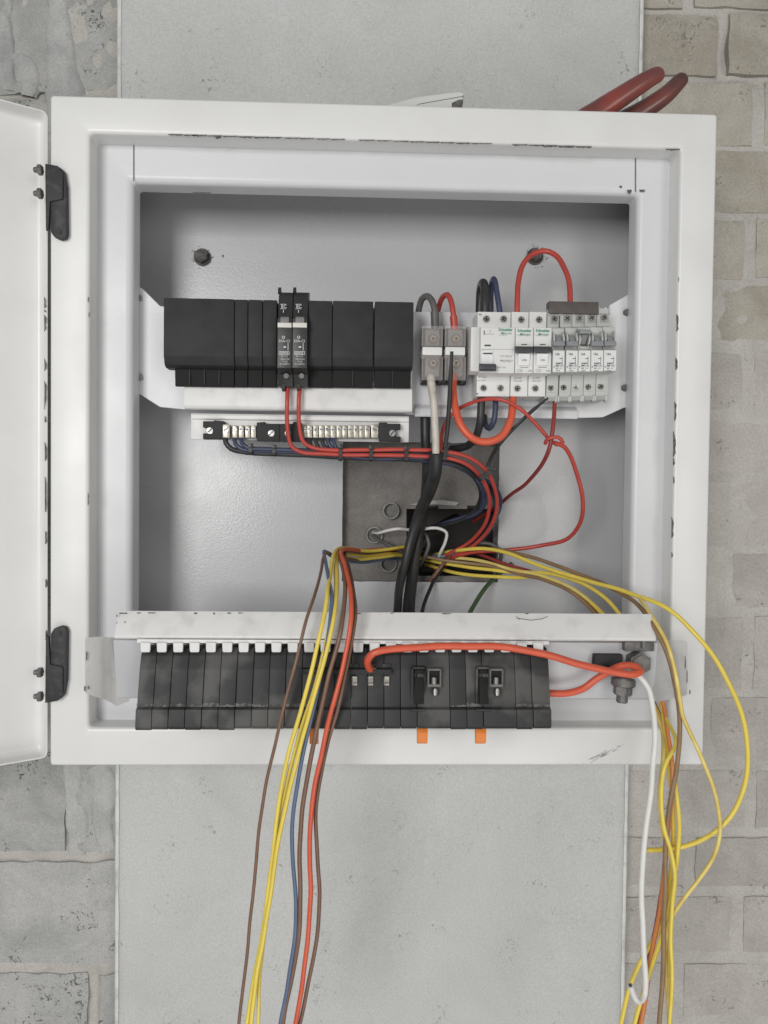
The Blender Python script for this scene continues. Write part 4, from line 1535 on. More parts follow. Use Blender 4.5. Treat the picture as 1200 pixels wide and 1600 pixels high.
def isolator(i0, i1, xw, xc, xo, label):
    k, body = rack_module(i0, i1, label, 'dusty_black', 'isolator', 'isolator', dusty=False)
    bm = BM()
    d = -88
    # raised frame round the long window
    for a in ((xw - 14, 1045, xw - 10, 1111, -91), (xw + 7, 1048, xw + 9, 1108, -90), (xw - 12, 1042, xw + 8, 1046, -89), (xw - 14, 1108, xw + 10, 1112, -97.5)):
        pbox(bm, *a[:4], a[4], a[4] + 6, 0.0005, 1)
    link_mesh('window_frame', bm, 'dusty_black', k)
    bm = BM()
    prism(bm, xw - 7, xw + 6, [(1058, -88.2), (1100, -94.2), (1100, -90), (1058, -85)], 0.0003)
    pbox(bm, xw - 8, 1047, xw + 6, 1053, -87.2, -84)
    link_mesh('window', bm, 'black_recess', k)
    bm = BM()
    for a in ((xc - 11, 1045, xc - 8, 1072), (xc + 8, 1045, xc + 11, 1072), (xc - 11, 1045, xc + 11, 1048.5), (xc - 11, 1069, xc + 11, 1074)):
        pbox(bm, *a, -94, -86, 0.0006, 1)
    cg = link_mesh('cage_terminal', bm, 'dull_bolt', k)
    bm = BM()
    pbox(bm, xc - 8, 1048, xc + 8, 1069, -90.2, -86)
    link_mesh('cage_opening', bm, 'black_recess', cg)
    bm = BM()
    cyl(bm, P(xc - 1, 1063, -91), (0, 0, 1), S(5.5, -91), S(11, -91), 16, bev=0.0004)
    link_mesh('clamp_screw', bm, 'zinc', cg)
    bm = BM()
    cyl(bm, P(xc + 1, 1081, -92), (0, 0.1, 1), S(5.5, -92), S(11, -92), 16, bev=0.0008)
    link_mesh('screw_tip', bm, 'zinc', cg)
    bm = BM()
    prism(bm, xo - 8.5, xo + 8, [(1138, -86), (1146, -88), (1161, -87), (1162, -83), (1138, -80)], 0.0007)
    link_mesh('orange_clip', bm, 'orange_clip', k)
    return k


isolator(17, 19, 656, 679, 660.5, 'black isolator with metal cage terminal and orange clip, nearer the comb bar')
rack_module(19, 20, 'plain black module between the two cage terminals, nearer the comb bar', 'dusty_black_b')
rack_module(20, 21, 'plain black module between the two cage terminals, nearer the thick bolt', 'dusty_black')
isolator(21, 23, 757, 776, 752, 'black isolator with metal cage terminal and orange clip, nearer the thick bolt')
rack_module(23, 24, 'dusty black module second from the bolt end of the loose rack', 'dusty_black')
rack_module(24, 25.1, 'dusty black module last at the bolt end of the loose rack', 'dusty_black')
bm = BM()
prism(bm, 483.5, 497.5, [(1137, -86), (1146, -88), (1162, -87), (1163, -83), (1137, -80)], 0.0007)
link_mesh('orange_clip', bm, 'orange_clip', mods[1][0])

cb = thing('link_comb', P(560, 1053, -88), 'dark comb bar with orange cable linking three breakers in the loose rack', 'busbar')
bm = BM()
pbox(bm, 471, 1046, 612, 1053.5, -92, -84, 0.0006)
link_mesh('bar', bm, 'black_plastic', cb)
bm = BM()
c = P(585, 1045.5, -87)
cyl(bm, c, (0, 0, 1), S(5, -87), 0.003, 14)
link_mesh('lug', bm, 'nickel', cb)

# ---- bolted stud at the rack's end
st = thing('stud_terminal', P(975, 1098, -60), 'dirty steel bolt and black block at the bracket end of the loose rack', 'terminal')
bm = BM()
pbox(bm, 929, 1023, 973, 1046, -66, -52, 0.0012)
link_mesh('block', bm, 'black_plastic', st)
bm = BM()
cyl(bm, P(996, 1034, -64), (0, 1, 0), S(18, -64), 0.022, 6, bev=0.002)
nut = link_mesh('nut', bm, 'dull_bolt', st)
bm = BM()
pbox(bm, 976, 1003, 1023, 1018, -68, -53, 0.0016)
pbox(bm, 1004, 1001, 1009, 1014, -72, -60, 0.0006)
link_mesh('clamp_plate', bm, 'dull_bolt', nut)
bm = BM()
cyl(bm, P(974, 1066, -68), (0.1, 0.12, 1), S(19, -68), 0.008, 20, bev=0.0012)
cyl(bm, P(973, 1079, -68), (0.1, 0.12, 1), S(15, -68), 0.009, 6, bev=0.0012)
cyl(bm, P(972, 1091, -68), (0.1, 0.12, 1), S(9, -68), 0.009, 14, bev=0.001)
link_mesh('bolt', bm, 'dull_bolt', st)


# ================================================================== cables and wires
def wire(label, matname, wpx, pts, name='wire', cat='wire', group=None, ends=(), n=10, flat=1.0, end_mat='copper'):
    path = spline([P(*p) for p in pts], 0.004)
    sd = random.uniform(0, 90)
    nn = len(path)
    for i_, q_ in enumerate(path):                    # slight hand-bent unevenness
        am = 0.0011 * min(1, i_ / 6, (nn - 1 - i_) / 6)
        q_ += Vector((noise.noise(Vector((i_ * 0.11, sd, 0))), noise.noise(Vector((i_ * 0.11, sd, 7))), noise.noise(Vector((i_ * 0.11, sd, 13))))) * am
    dm = sum(p[2] for p in pts) / len(pts)
    bm = BM()
    if isinstance(wpx, tuple):
        rr = []
        for i_ in range(nn):
            k_ = i_ / (nn - 1) * (len(wpx) - 1)
            q_ = min(int(k_), len(wpx) - 2)
            rr.append(S((wpx[q_] + (wpx[q_ + 1] - wpx[q_]) * (k_ - q_)) / 2, dm))
        tube(bm, path, rr, n, flat)
    else:
        tube(bm, path, S(wpx / 2, dm), n, flat)
    lo = min(path, key=lambda p: p.z)
    o = link_mesh(name, bm, matname, origin=lo)
    tag(o, label, cat, group)
    for e_ in ends:                                   # bared strands at a cut end
        a = path[0] if e_ == 0 else path[-1]
        b_ = path[1] if e_ == 0 else path[-2]
        dr = (a - b_).normalized()
        bm = BM()
        cyl(bm, a + dr * 0.0002, dr, S(wpx / 2 * 0.62, dm), 0.0012, 10)
        link_mesh('strand', bm, end_mat, o)
    return o


G_IN = 'wires inside the cabinet'
# red feeds of the two black breakers
wire('red wire from the black breaker nearer the door down into the tied bundle', 'wire_red', 6.4, [(449.5, 598, 22), (449, 630, 16), (449.5, 680, 24), (455, 698, 26), (470, 706, 26), (500, 709, 26), (560, 711, 26), (640, 711.5, 28), (695, 715, 32), (730, 727, 40), (755, 750, 60), (765, 785, 80), (758, 818, 100), (735, 846, 120), (700, 866, 135), (672, 884, 170)], group=G_IN)
wire('red wire from the black breaker nearer the clear terminals into the tied bundle', 'wire_red', 6.4, [(469, 598, 22), (467, 630, 16), (468, 665, 24), (474, 690, 26), (490, 700, 26), (520, 703, 26), (580, 703, 26), (640, 703, 28), (700, 706, 32), (740, 719, 40), (766, 745, 58), (776, 785, 80), (768, 820, 100), (742, 850, 120), (706, 872, 138), (680, 890, 170)], group=G_IN)
# neutrals
wire('black wire from the first terminal of the short terminal bar', 'wire_black', 8, [(352, 680, 37), (353, 692, 34), (361, 701, 34), (380, 706, 35), (410, 708, 35), (470, 711, 36), (540, 714, 36), (640, 717, 40), (700, 722, 46), (738, 742, 60), (752, 775, 90), (735, 806, 115), (690, 822, 140), (655, 830, 180)], group=G_IN)
wire('dark blue wire from the second terminal of the short terminal bar', 'wire_blue', 6.5, [(366, 682, 37), (368, 694, 33), (378, 702, 32), (400, 704, 32), (470, 706, 33), (540, 708, 34), (640, 715, 36), (705, 718, 40), (745, 738, 55), (762, 768, 80), (752, 796, 100), (715, 814, 128), (670, 826, 160), (640, 838, 190)], group=G_IN)
wire('dark blue wire from the third terminal of the short terminal bar', 'wire_blue', 6.5, [(377, 682, 37), (378, 692, 32), (388, 700, 30), (410, 702, 30), (480, 704, 31), (560, 715, 34), (640, 719, 40), (700, 725, 46), (742, 746, 62), (756, 775, 85), (744, 800, 110), (700, 815, 135), (660, 828, 175)], group=G_IN)
for q, (x, mt, nm) in enumerate(((477, 'wire_blue', 'dark blue wire'), (483.5, 'wire_black', 'black wire'), (493.5, 'wire_black', 'black wire'), (503, 'wire_black', 'black wire'), (512, 'wire_blue', 'dark blue wire'), (521, 'wire_blue', 'dark blue wire'))):
    yb = 703 + (q % 3) * 3.5
    wire(f'{nm} dropping from the long terminal bar, {ORD[q]} from the black breaker wires', mt, 5.6, [(x, 682, 37), (x + 0.5, 690, 35), (x + 4, 698, 34), (x + 16, yb - 1, 34), (x + 40, yb + 2, 35), (620, yb + 5, 38), (690, yb + 9, 44), (736, 730 + q * 2, 58), (766 + q * 2.2, 765, 84), (774 + q * 1.2, 800, 104 + q), (756, 832, 120), (716, 858 + q, 140), (668, 868 + q * 2, 180)], group=G_IN)
wire('slate blue wire curving under the red pair into the niche', 'wire_sky', 7, [(778, 790, 100), (772, 815, 112), (752, 842, 122), (720, 862, 136), (690, 870, 140), (655, 866, 160)], group=G_IN)

# heavy cables
wire('aged white cable hanging below its clear terminal block', 'wire_aged_white', 12, [(673, 586, 26), (674, 606, 24), (678, 630, 22), (680, 665, 22), (681, 709, 22)], 'cable', 'cable', G_IN)
wire('grey sleeve on the aged white cable under the clear terminal block', 'wire_aged_white', 13.5, [(673, 588, 25), (674, 600, 24), (676, 614, 23)], 'sleeve', 'sleeve', G_IN)
wire('thick black cable continuing from the aged white cable into the niche', 'wire_black', (20, 20, 19, 16, 13, 11, 10), [(681, 707, 23), (680, 735, 32), (672, 765, 60), (655, 805, 90), (640, 850, 96), (630, 895, 88), (622, 935, 72), (616, 985, 40)], 'cable', 'cable', G_IN, n=14)
wire('thick black cable behind the aged white cable, dropping to the loose rack', 'wire_black', 15, [(664, 640, 62), (665, 690, 62), (667, 735, 70), (664, 780, 95), (656, 830, 112), (648, 880, 106), (642, 930, 88), (641, 990, 50)], 'cable', 'cable', G_IN, n=14)
wire('black cable slanting out of the niche beside the two thick black ones', 'wire_black', 13, [(700, 905, 190), (672, 870, 150), (650, 860, 128), (634, 880, 112), (624, 920, 100), (618, 990, 60)], 'cable', 'cable', G_IN, n=12)
wire('thick red cable looping from clear terminal block up to a white breaker', 'wire_orange', 12, [(709, 586, 26), (708, 610, 20), (711, 640, 12), (722, 668, 6), (742, 687, 4), (764, 690, 4), (784, 682, 6), (797, 660, 10), (801, 635, 16), (801, 612, 24)], 'cable', 'cable', G_IN, n=14)
wire('thin red wire arching under the white breakers to a knot', 'wire_red', 6, [(690, 700, 60), (690, 680, 56), (697, 658, 48), (720, 637, 36), (752, 625, 22), (785, 625, 12), (815, 640, 10), (842, 668, 12), (858, 686, 14), (870, 695, 12), (880, 691, 8), (872, 683, 6), (856, 686, 8), (852, 693, 14)], group=G_IN)
wire('dark red wire from the first pale grey breaker through the knot into the niche', 'wire_dark_red', 6.2, [(867, 612, 24), (866, 640, 20), (862, 680, 12), (858, 702, 14), (845, 730, 40), (820, 757, 80), (792, 778, 118), (770, 796, 150), (740, 815, 185)], group=G_IN)
wire('thin red wire sweeping from the knot round to the niche', 'wire_red', 6.5, [(866, 692, 8), (880, 697, 12), (893, 718, 22), (905, 752, 36), (911, 790, 50), (905, 820, 64), (885, 842, 80), (845, 853, 96), (795, 859, 106), (745, 863, 120), (712, 870, 136), (690, 890, 170)], group=G_IN)
wire('red cable arching from a white breaker over to the comb busbar', 'wire_red', 8.5, [(808, 494, 22), (808, 470, 24), (810, 440, 34), (818, 412, 46), (834, 396, 56), (852, 392, 58), (870, 400, 52), (883, 422, 40), (890, 450, 28), (891, 476, 20)], 'cable', 'cable', G_IN, n=12)
wire('dark grey cable hooking over into a clear terminal block', 'wire_grey', 10, [(652, 500, 60), (655, 482, 58), (660, 467, 48), (668, 463, 38), (676, 472, 30), (680, 490, 27), (680, 518, 27)], 'cable', 'cable', G_IN, n=12)
wire('dark grey sleeve on the hooked cable over a clear terminal block', 'wire_grey', 13, [(679, 487, 27), (680, 500, 27), (680, 512, 27)], 'sleeve', 'sleeve', G_IN, n=12)
wire('red cable hooking over into a clear terminal block', 'wire_red', 8.5, [(682, 496, 60), (686, 478, 58), (692, 464, 48), (700, 460, 38), (706, 472, 30), (709, 492, 27), (710, 518, 27)], 'cable', 'cable', G_IN, n=12)
wire('red sleeve on the hooked cable over a clear terminal block', 'wire_red', 12, [(708.5, 494, 27), (709.5, 505, 27), (710, 516, 27)], 'sleeve', 'sleeve', G_IN, n=12)
wire('thick black cable looping up behind the wide white breaker', 'wire_black', 13.5, [(750, 520, 62), (750, 480, 62), (751, 452, 56), (754, 442, 42), (757, 452, 28), (758, 475, 22), (758, 496, 22)], 'cable', 'cable', G_IN, n=14)
wire('dark blue cable looping up behind the wide white breaker', 'wire_blue', 9, [(767, 520, 62), (767, 475, 62), (768, 445, 54), (771, 436, 42), (775, 448, 30), (779, 472, 24), (782, 496, 22)], 'cable', 'cable', G_IN, n=12)
wire('thick black cable leaving the underside of the wide white breaker', 'wire_black', 12, [(752, 610, 28), (752, 636, 24), (750, 662, 26), (744, 684, 40), (730, 697, 56), (712, 701, 66), (695, 702, 80)], 'cable', 'cable', G_IN, n=14)
wire('dark blue cable hooked under the wide white breaker', 'wire_blue', 9, [(774, 610, 28), (774, 640, 24), (771, 660, 24), (765, 669, 30), (759, 662, 40), (757.5, 648, 50), (757, 630, 62)], 'cable', 'cable', G_IN, n=12)
wire('short white wire end leaving the lower conduit in the niche', 'wire_white', 5, [(583, 832, 148), (592, 833, 132), (606, 829, 122), (622, 826, 118), (640, 828, 125)], group=G_IN)
wire('thin white wire bent inside the dark niche', 'wire_white', 5, [(640, 832, 130), (660, 827, 120), (684, 826, 116), (698, 833, 118), (696, 848, 124), (688, 864, 134), (684, 880, 160)], group=G_IN)
wire('dark grey wire from the niche conduit into the black cables', 'wire_grey', 5.5, [(582, 836, 150), (594, 845, 138), (610, 853, 130), (632, 864, 135)], group=G_IN)
wire('thin black wire dropping from the niche to the loose rack', 'wire_black', 6, [(705, 862, 190), (690, 888, 140), (674, 914, 120), (664, 940, 90), (656, 980, 60)], group=G_IN)
wire('green wire dropping from the niche to the loose rack', 'wire_green', 7, [(800, 880, 126), (772, 904, 122), (752, 928, 100), (736, 954, 80), (720, 985, 60)], group=G_IN)

wire('dark grey wire looping in front of the dark niche', 'wire_grey', 5.5, [(640, 868, 180), (648, 842, 140), (662, 832, 126), (670, 850, 122), (662, 874, 130), (650, 890, 170)], group=G_IN)
wire('black wire bundle strand dropping through the niche beside the thick cables', 'wire_black', 9, [(712, 806, 205), (690, 818, 160), (662, 846, 122), (646, 880, 108), (636, 925, 92), (631, 985, 58)], group=G_IN)
wire('dark grey wire bending over the niche edge under the red wires', 'wire_grey', 6, [(690, 868, 180), (722, 856, 136), (752, 848, 124), (772, 852, 122), (782, 864, 124), (779, 884, 142)], group=G_IN)
wire('brown wire slanting down inside the niche below the red ones', 'wire_brown', 5.5, [(722, 850, 200), (706, 866, 140), (690, 884, 124), (676, 902, 126), (664, 912, 150)], group=G_IN)
wire('faint brown wire crossing the niche toward the yellow wires', 'wire_tan', 5.5, [(640, 862, 190), (668, 870, 132), (700, 876, 118), (730, 880, 112), (766, 884, 100), (806, 896, 78), (850, 906, 52), (900, 930, 22), (940, 970, -6), (965, 1010, -26)], group=G_IN)

# ---- loose bundle that turns out of the niche and hangs on the door side
G_L = 'loose wires hanging on the door side'
wire('yellow wire hanging over the loose rack, nearest the single brown wire', 'wire_yellow', 6.2, [(660, 850, 160), (640, 853, 126), (600, 859, 96), (568, 861, 70), (545, 857, 45), (529, 857, 15), (521, 868, -15), (517, 890, -40), (511, 930, -85), (504, 970, -100), (492, 1025, -108), (472, 1105, -112), (450, 1180, -110), (438, 1240, -108), (430, 1300, -107), (424, 1360, -106), (414, 1430, -105), (399, 1520, -104), (385, 1600, -104), (372, 1680, -104)], group=G_L)
wire('yellow wire hanging over the loose rack, beside the blue wire', 'wire_yellow', 6.2, [(655, 872, 170), (620, 868, 120), (585, 872, 92), (556, 874, 66), (538, 869, 38), (528, 863, 8), (526, 880, -20), (527, 915, -64), (523, 955, -96), (515, 1000, -106), (500, 1056, -112), (481, 1122, -114), (463, 1190, -112), (450, 1245, -110), (440, 1290, -110), (432, 1330, -110), (424, 1390, -109), (411, 1470, -108), (397, 1560, -107), (386, 1680, -107)], group=G_L)
wire('yellow wire hanging behind the other yellow ones on the door side', 'wire_yellow', 5.6, [(650, 866, 175), (612, 865, 124), (575, 868, 94), (548, 866, 60), (530, 862, 24), (524, 876, -10), (524, 910, -50), (519, 955, -88), (508, 1010, -102), (488, 1085, -106), (464, 1160, -106), (448, 1225, -104), (437, 1280, -103), (429, 1340, -103), (421, 1400, -103), (412, 1460, -103), (405, 1540, -102), (402, 1680, -102)], group=G_L)
wire('single brown wire hanging outermost on the door side', 'wire_brown', 5, [(560, 876, 70), (540, 872, 40), (522, 868, 10), (510, 863, -12), (506, 872, -22), (503, 890, -40), (492, 925, -72), (480, 962, -96), (464, 1025, -106), (447, 1095, -110), (428, 1170, -108), (413, 1240, -106), (404, 1310, -105), (397, 1390, -104), (388, 1470, -103), (379, 1550, -103), (366, 1680, -103)], group=G_L)
wire('grey blue wire hanging between the yellow wires and a brown one', 'wire_sky', 6, [(650, 876, 170), (605, 874, 122), (565, 879, 84), (538, 876, 44), (518, 868, 6), (507, 862, -10), (509, 878, -26), (514, 905, -60), (518, 940, -88), (514, 985, -100), (503, 1045, -106), (489, 1115, -110), (474, 1180, -108), (463, 1235, -106), (458, 1290, -105), (458, 1350, -104), (462, 1410, -104), (460, 1460, -103), (450, 1530, -103), (438, 1600, -102), (428, 1680, -102)], group=G_L)
wire('thick brown wire hanging beside the grey blue one, over an orange clip', 'wire_brown', 6.8, [(645, 860, 170), (600, 862, 116), (562, 864, 76), (540, 862, 36), (531, 868, 2), (536, 890, -36), (539, 930, -78), (534, 975, -100), (521, 1030, -106), (507, 1085, -109), (495, 1140, -110), (482, 1205, -107), (472, 1270, -105), (468, 1340, -104), (469, 1410, -104), (467, 1460, -103), (455, 1530, -102), (442, 1600, -102), (430, 1680, -102)], group=G_L)
wire('bright red wire hanging over the loose rack on the door side', 'wire_orange', 7.0, [(650, 858, 170), (605, 858, 114), (568, 860, 74), (545, 858, 34), (533, 862, 2), (539, 882, -34), (547, 920, -74), (549, 955, -96), (544, 1000, -104), (533, 1052, -109), (518, 1112, -113), (505, 1165, -111), (493, 1220, -109), (486, 1275, -107), (484, 1340, -106), (485, 1400, -105), (481, 1465, -104), (472, 1540, -103), (460, 1610, -103), (450, 1680, -103)], group=G_L)
wire('brown wire hanging just behind the bright red one', 'wire_brown', 6, [(640, 864, 170), (600, 863, 120), (566, 864, 80), (546, 862, 44), (540, 868, 14), (546, 890, -24), (553, 930, -70), (555, 962, -92), (550, 1005, -99), (540, 1055, -103), (526, 1112, -107), (511, 1165, -105), (499, 1225, -103), (494, 1280, -101), (495, 1340, -100), (499, 1400, -100), (498, 1440, -99), (490, 1500, -98), (478, 1555, -98), (464, 1620, -98), (455, 1680, -98)], group=G_L)

# ---- loose bundle to the other side
G_R = 'loose wires hanging past the bolt end'
wire('long yellow wire bowing out past the cabinet edge over the brick wall', 'wire_yellow', 7, [(672, 868, 170), (715, 860, 128), (758, 857, 104), (792, 864, 84), (850, 886, 50), (915, 907, 16), (980, 925, -20), (1035, 947, -48), (1082, 986, -66), (1122, 1036, -76), (1150, 1092, -80), (1166, 1152, -82), (1166, 1212, -82), (1150, 1262, -80), (1115, 1302, -78), (1070, 1322, -76), (1030, 1328, -76), (1006, 1328, -78)], group=G_R)
wire('yellow wire dipping behind the loose rack, uppermost of three', 'wire_yellow', 6.5, [(655, 872, 175), (690, 880, 136), (735, 886, 112), (800, 893, 84), (862, 897, 56), (905, 910, 34), (940, 930, 12), (968, 960, -10), (990, 1000, -30), (1018, 1060, -34), (1034, 1100, -36), (1040, 1150, -46), (1052, 1205, -64), (1060, 1270, -76), (1058, 1345, -80), (1046, 1415, -80), (1022, 1500, -78), (1000, 1570, -76), (975, 1680, -75)], group=G_R)
wire('yellow wire dipping behind the loose rack, lowest of three', 'wire_yellow', 6.5, [(665, 882, 175), (700, 892, 138), (738, 899, 112), (800, 902, 84), (846, 903, 60), (888, 918, 36), (925, 942, 10), (950, 970, -10), (980, 1020, -30), (1010, 1080, -30), (1030, 1120, -34), (1040, 1170, -50), (1048, 1230, -66), (1052, 1300, -72), (1046, 1380, -74), (1030, 1450, -73), (1002, 1500, -72), (984, 1545, -72), (966, 1610, -72), (950, 1680, -72)], group=G_R)
wire('pale yellow wire between the two stronger yellow ones at the niche', 'wire_pale_yellow', 6.5, [(680, 872, 170), (716, 872, 134), (752, 877, 112), (800, 890, 82), (852, 901, 56), (896, 921, 30), (930, 948, 6), (955, 975, -12), (985, 1030, -30), (1015, 1090, -32), (1034, 1140, -40), (1036, 1190, -66), (1031, 1245, -80), (1037, 1305, -84), (1050, 1345, -86), (1054, 1380, -86), (1048, 1430, -86), (1046, 1500, -86), (1046, 1600, -85), (1046, 1680, -85)], group=G_R)
wire('brown red wire under the yellow ones leaving the niche', 'wire_dark_red', 6.5, [(720, 858, 170), (755, 868, 120), (790, 882, 96), (840, 897, 72), (890, 922, 36), (930, 950, 8), (955, 985, -12), (990, 1050, -28), (1022, 1100, -30), (1042, 1150, -38), (1050, 1205, -54), (1046, 1270, -62), (1038, 1350, -66), (1030, 1420, -68), (1016, 1490, -66), (1008, 1550, -66), (992, 1620, -66), (980, 1680, -66)], group=G_R)
wire('tan wire arching over the rack end and hanging down', 'wire_tan', 7, [(720, 862, 170), (770, 858, 112), (820, 868, 84), (880, 888, 52), (940, 912, 16), (990, 940, -30), (1018, 972, -68), (1038, 1010, -84), (1052, 1055, -90), (1060, 1105, -92), (1062, 1150, -92), (1056, 1205, -92), (1045, 1265, -92), (1040, 1320, -91), (1039, 1390, -90), (1037, 1460, -90), (1035, 1530, -90), (1030, 1600, -89), (1026, 1680, -89)], group=G_R)
wire('yellow wire running beside the tan one over the rack end', 'wire_pale_yellow', 6.5, [(1000, 935, -36), (1024, 972, -72), (1044, 1012, -88), (1056, 1055, -95), (1063, 1100, -97), (1066, 1118, -97), (1078, 1145, -96), (1096, 1182, -94), (1112, 1225, -92), (1123, 1270, -90), (1125, 1300, -90), (1116, 1336, -89), (1092, 1375, -88), (1062, 1412, -87), (1046, 1440, -86), (1040, 1490, -83), (1044, 1560, -82), (1050, 1680, -82)], group=G_R)
wire('orange wire running down through the tangled yellow wires', 'wire_amber', 7, [(1020, 1070, -34), (1036, 1098, -40), (1043, 1140, -50), (1049, 1185, -62), (1050, 1235, -70), (1044, 1300, -74), (1038, 1365, -76), (1030, 1430, -76), (1018, 1490, -75), (1010, 1545, -74), (1000, 1600, -74), (984, 1680, -74)], group=G_R)
wire('yellow wire crossing to the column edge in the tangled bundle', 'wire_yellow', 6.5, [(1030, 1085, -36), (1040, 1120, -44), (1056, 1160, -80), (1040, 1195, -92), (1034, 1235, -94), (1036, 1290, -94), (1050, 1335, -93), (1055, 1370, -92), (1050, 1410, -92), (1049, 1470, -92), (1050, 1540, -91), (1047, 1600, -91), (1046, 1680, -91)], group=G_R)
wire('white cable hanging from the bolt with its cut end hooked up', 'wire_white', 9, [(985, 1050, -76), (1000, 1058, -92), (1013, 1075, -96), (1020, 1105, -97), (1023, 1150, -97), (1020, 1205, -97), (1013, 1265, -96), (1006, 1320, -96), (1003, 1375, -96), (1003, 1430, -96), (1007, 1490, -96), (1009, 1535, -97), (1006, 1558, -100), (998, 1565, -104), (991, 1556, -108), (985, 1540, -112)], 'cable', 'cable', G_R, ends=(1,), n=14, end_mat='screw_dark')
wire('thick orange red cable looping over the loose rack from comb bar to bolt', 'wire_orange', 11.5, [(580, 1048, -88), (575, 1040, -94), (575, 1030, -100), (584, 1020, -103), (604, 1015, -103), (650, 1011, -102), (720, 1009.5, -102), (790, 1011.5, -102), (850, 1022, -100), (910, 1039, -97), (960, 1051, -95), (990, 1054, -94), (1001, 1049, -90), (992, 1041, -84), (972, 1040, -78), (950, 1050, -72), (930, 1062, -68), (912, 1076, -66), (890, 1083, -66), (858, 1083, -66), (840, 1083, -66)], 'cable', 'cable', n=16)


# ---- cable ties
def tie(label, x, y, ang_deg, wpx, hpx, d, tail=None, depth=9):
    """black band round the bundle with its small locking head, and the tail if it was left long"""
    k = thing('cable_tie', P(x, y + hpx / 2, d), label, 'cable tie', 'black cable ties')
    a = math.radians(ang_deg)
    c = P(x, y, d)
    ax = Vector((math.sin(a), 0, math.cos(a)))           # across the bundle
    al = Vector((math.cos(a), 0, -math.sin(a)))          # along the bundle
    hw, hh, hd = S(wpx / 2, d), S(hpx / 2, d), depth / 1000 / 2
    cc = c + Vector((0, hd, 0))
    bm = BM()
    n = 24
    rings = []
    for s in (-1, 1):
        for g in (1.0, 1.16):
            rings.append([bm.verts.new(cc + al * hw * s + ax * math.copysign(abs(math.cos(t_)) ** 0.6, math.cos(t_)) * hh * g + Vector((0, 1, 0)) * math.copysign(abs(math.sin(t_)) ** 0.6, math.sin(t_)) * hd * (1.1 if g > 1 else 1)) for t_ in [2 * math.pi * i / n for i in range(n)]])
    r00, r01, r10, r11 = rings
    for A, B in ((r01, r11), (r00, r10), (r00, r01), (r10, r11)):
        for i in range(n):
            bm.faces.new((A[i], A[(i + 1) % n], B[(i + 1) % n], B[i]))
    link_mesh('band', bm, 'tie_black', k)
    bm = BM()
    hc = cc + ax * hh * 1.0 - Vector((0, hd * 0.9, 0))
    box(bm, hc.x - hw * 1.3, hc.x + hw * 1.3, hc.y - 0.002, hc.y + 0.002, hc.z - hw * 1.2, hc.z + hw * 1.2, 0.0005)
    link_mesh('head', bm, 'tie_black', k)
    if tail:
        bm = BM()
        path = spline([P(*p) for p in tail], 0.006)
        tube(bm, path, [S(wpx / 2, d) * (1 if i < len(path) * 0.8 else 0.75) for i in range(len(path))], 8, flat=0.4)
        link_mesh('tail', bm, 'tie_black', k)


tie('small black cable tie on the bundle under the short terminal bar', 391, 703, 4, 6, 13, 27)
tie('small black cable tie on the bundle between the two terminal bars', 428, 705, 4, 5, 14, 27)
tie('black cable tie at the edge of the cement niche on the red pair', 532, 708, 2, 5.5, 21, 22)
tie('black cable tie on the red pair in front of the niche, middle one', 580, 709, 2, 5.5, 20, 22)
tie('black cable tie on the red pair beside the aged white cable', 635, 710, 2, 5.5, 20, 23)
tie('black cable tie with long tail rising in front of a clear terminal block', 696, 707, 8, 7, 24, 26, [(696, 696, 22), (699, 670, 16), (702, 630, 6), (704, 590, -2), (706, 549, -8)])
tie('black cable tie with long tail slanting up to the white breakers', 761, 741, 52, 6, 26, 46, [(762, 730, 44), (766, 718, 40), (776, 700, 30), (800, 672, 20), (828, 645, 16), (856, 622, 16)])


# ================================================================== things lying on top of the cabinet
pl = thing('pliers', Vector((P(850, 190, 45).x, 0.045, HH)), 'pliers with worn red handles lying on top of the enclosure', 'pliers')
zt_ = HH


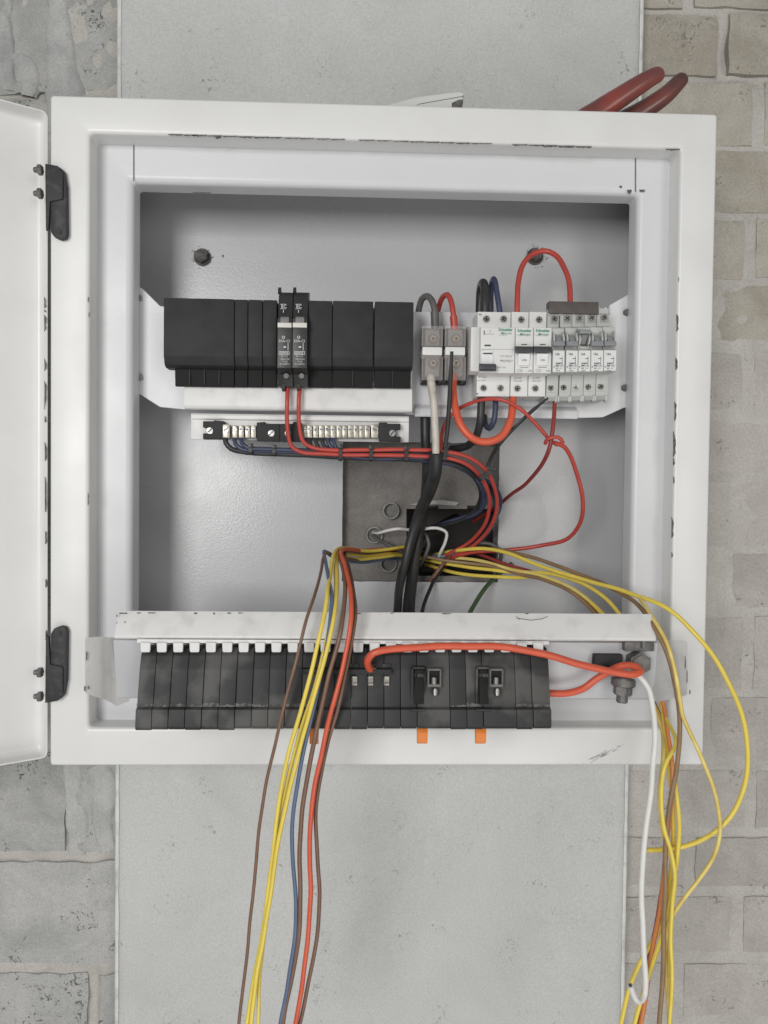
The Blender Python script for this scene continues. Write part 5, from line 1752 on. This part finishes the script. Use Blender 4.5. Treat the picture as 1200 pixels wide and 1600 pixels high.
def handle(pts, rad, matname):
    path = spline([P(*p) for p in pts], 0.004)
    n = len(path)
    rr = []
    for i in range(n):
        f = i / (n - 1)
        k = f * (len(rad) - 1)
        q = min(int(k), len(rad) - 2)
        rr.append(S(rad[q] + (rad[q + 1] - rad[q]) * (k - q), 40))
    # rounded tip
    dr = (path[-1] - path[-2]).normalized()
    r_end = rr[-1]
    base_ = path[-1].copy()
    for a in (25, 45, 62, 76, 86):
        path.append(base_ + dr * r_end * math.sin(math.radians(a)))
        rr.append(r_end * math.cos(math.radians(a)))
    bm = BM()
    tube(bm, path, rr, 18, flat=0.7)
    return link_mesh('handle', bm, matname, pl)


handle([(862, 200, 45), (892, 196, 43), (925, 180, 40), (960, 158, 36), (995, 135, 33), (1016, 122, 32), (1026, 117, 32)], [12, 15, 17.5, 17.5, 16, 14.5, 12.5], 'handle_red')
handle([(862, 206, 58), (935, 204, 58), (985, 183, 55), (1012, 168, 52), (1042, 147, 49), (1058, 131, 48), (1064, 125, 48)], [11, 14, 15.5, 16, 15.5, 14, 11.5], 'handle_red_dark')
bm = BM()
c = P(850, 200, 50)
cyl(bm, Vector((c.x, 0.05, zt_ + 0.010)), (0, 1, 0.0), 0.012, 0.012, 20, bev=0.001)
link_mesh('pivot', bm, 'tool_steel', pl)
bm = BM()
for s in (0.001, -0.011):
    pts = [(c.x + 0.004, 0.045 - s, zt_ + 0.018), (c.x - 0.05, 0.047 - s, zt_ + 0.012), (c.x - 0.056, 0.047 - s, zt_ + 0.004), (c.x - 0.05, 0.047 - s, zt_ + 0.001), (c.x + 0.004, 0.045 - s, zt_ + 0.001)]
    extrude_poly(bm, pts, (0, 0.009, 0), 0.0008)
link_mesh('jaw', bm, 'tool_steel', pl)

sp = thing('flat_strip', P(660, 165, 20), 'pale grey flat strip lying on top of the enclosure, its end raised', 'strip')
bm = BM()
za = [(598, 166), (650, 152), (690, 146.5), (718, 143.5), (726, 147), (722, 150), (655, 162), (640, 170)]
extrude_poly(bm, [P(x, y, 14) for x, y in za], (0, 0.022, 0), 0.0006)
link_mesh('upper_leaf', bm, 'strip_grey', sp)
bm = BM()
extrude_poly(bm, [P(x, y, 13) for x, y in ((640, 168), (655, 163), (722, 151), (725, 156), (721, 172), (650, 176))], (0, 0.022, 0), 0.0006)
link_mesh('lower_leaf', bm, 'strip_grey', sp)
bm = BM()
extrude_poly(bm, [P(x, y, 12.6) for x, y in ((706, 161), (716, 156), (724, 155), (722, 172), (706, 170))], (0, 0.0003, 0))
link_mesh('dark_end', bm, 'bare_steel', sp)

for o in bpy.data.objects:
    if '_o' in o:
        del o['_o']
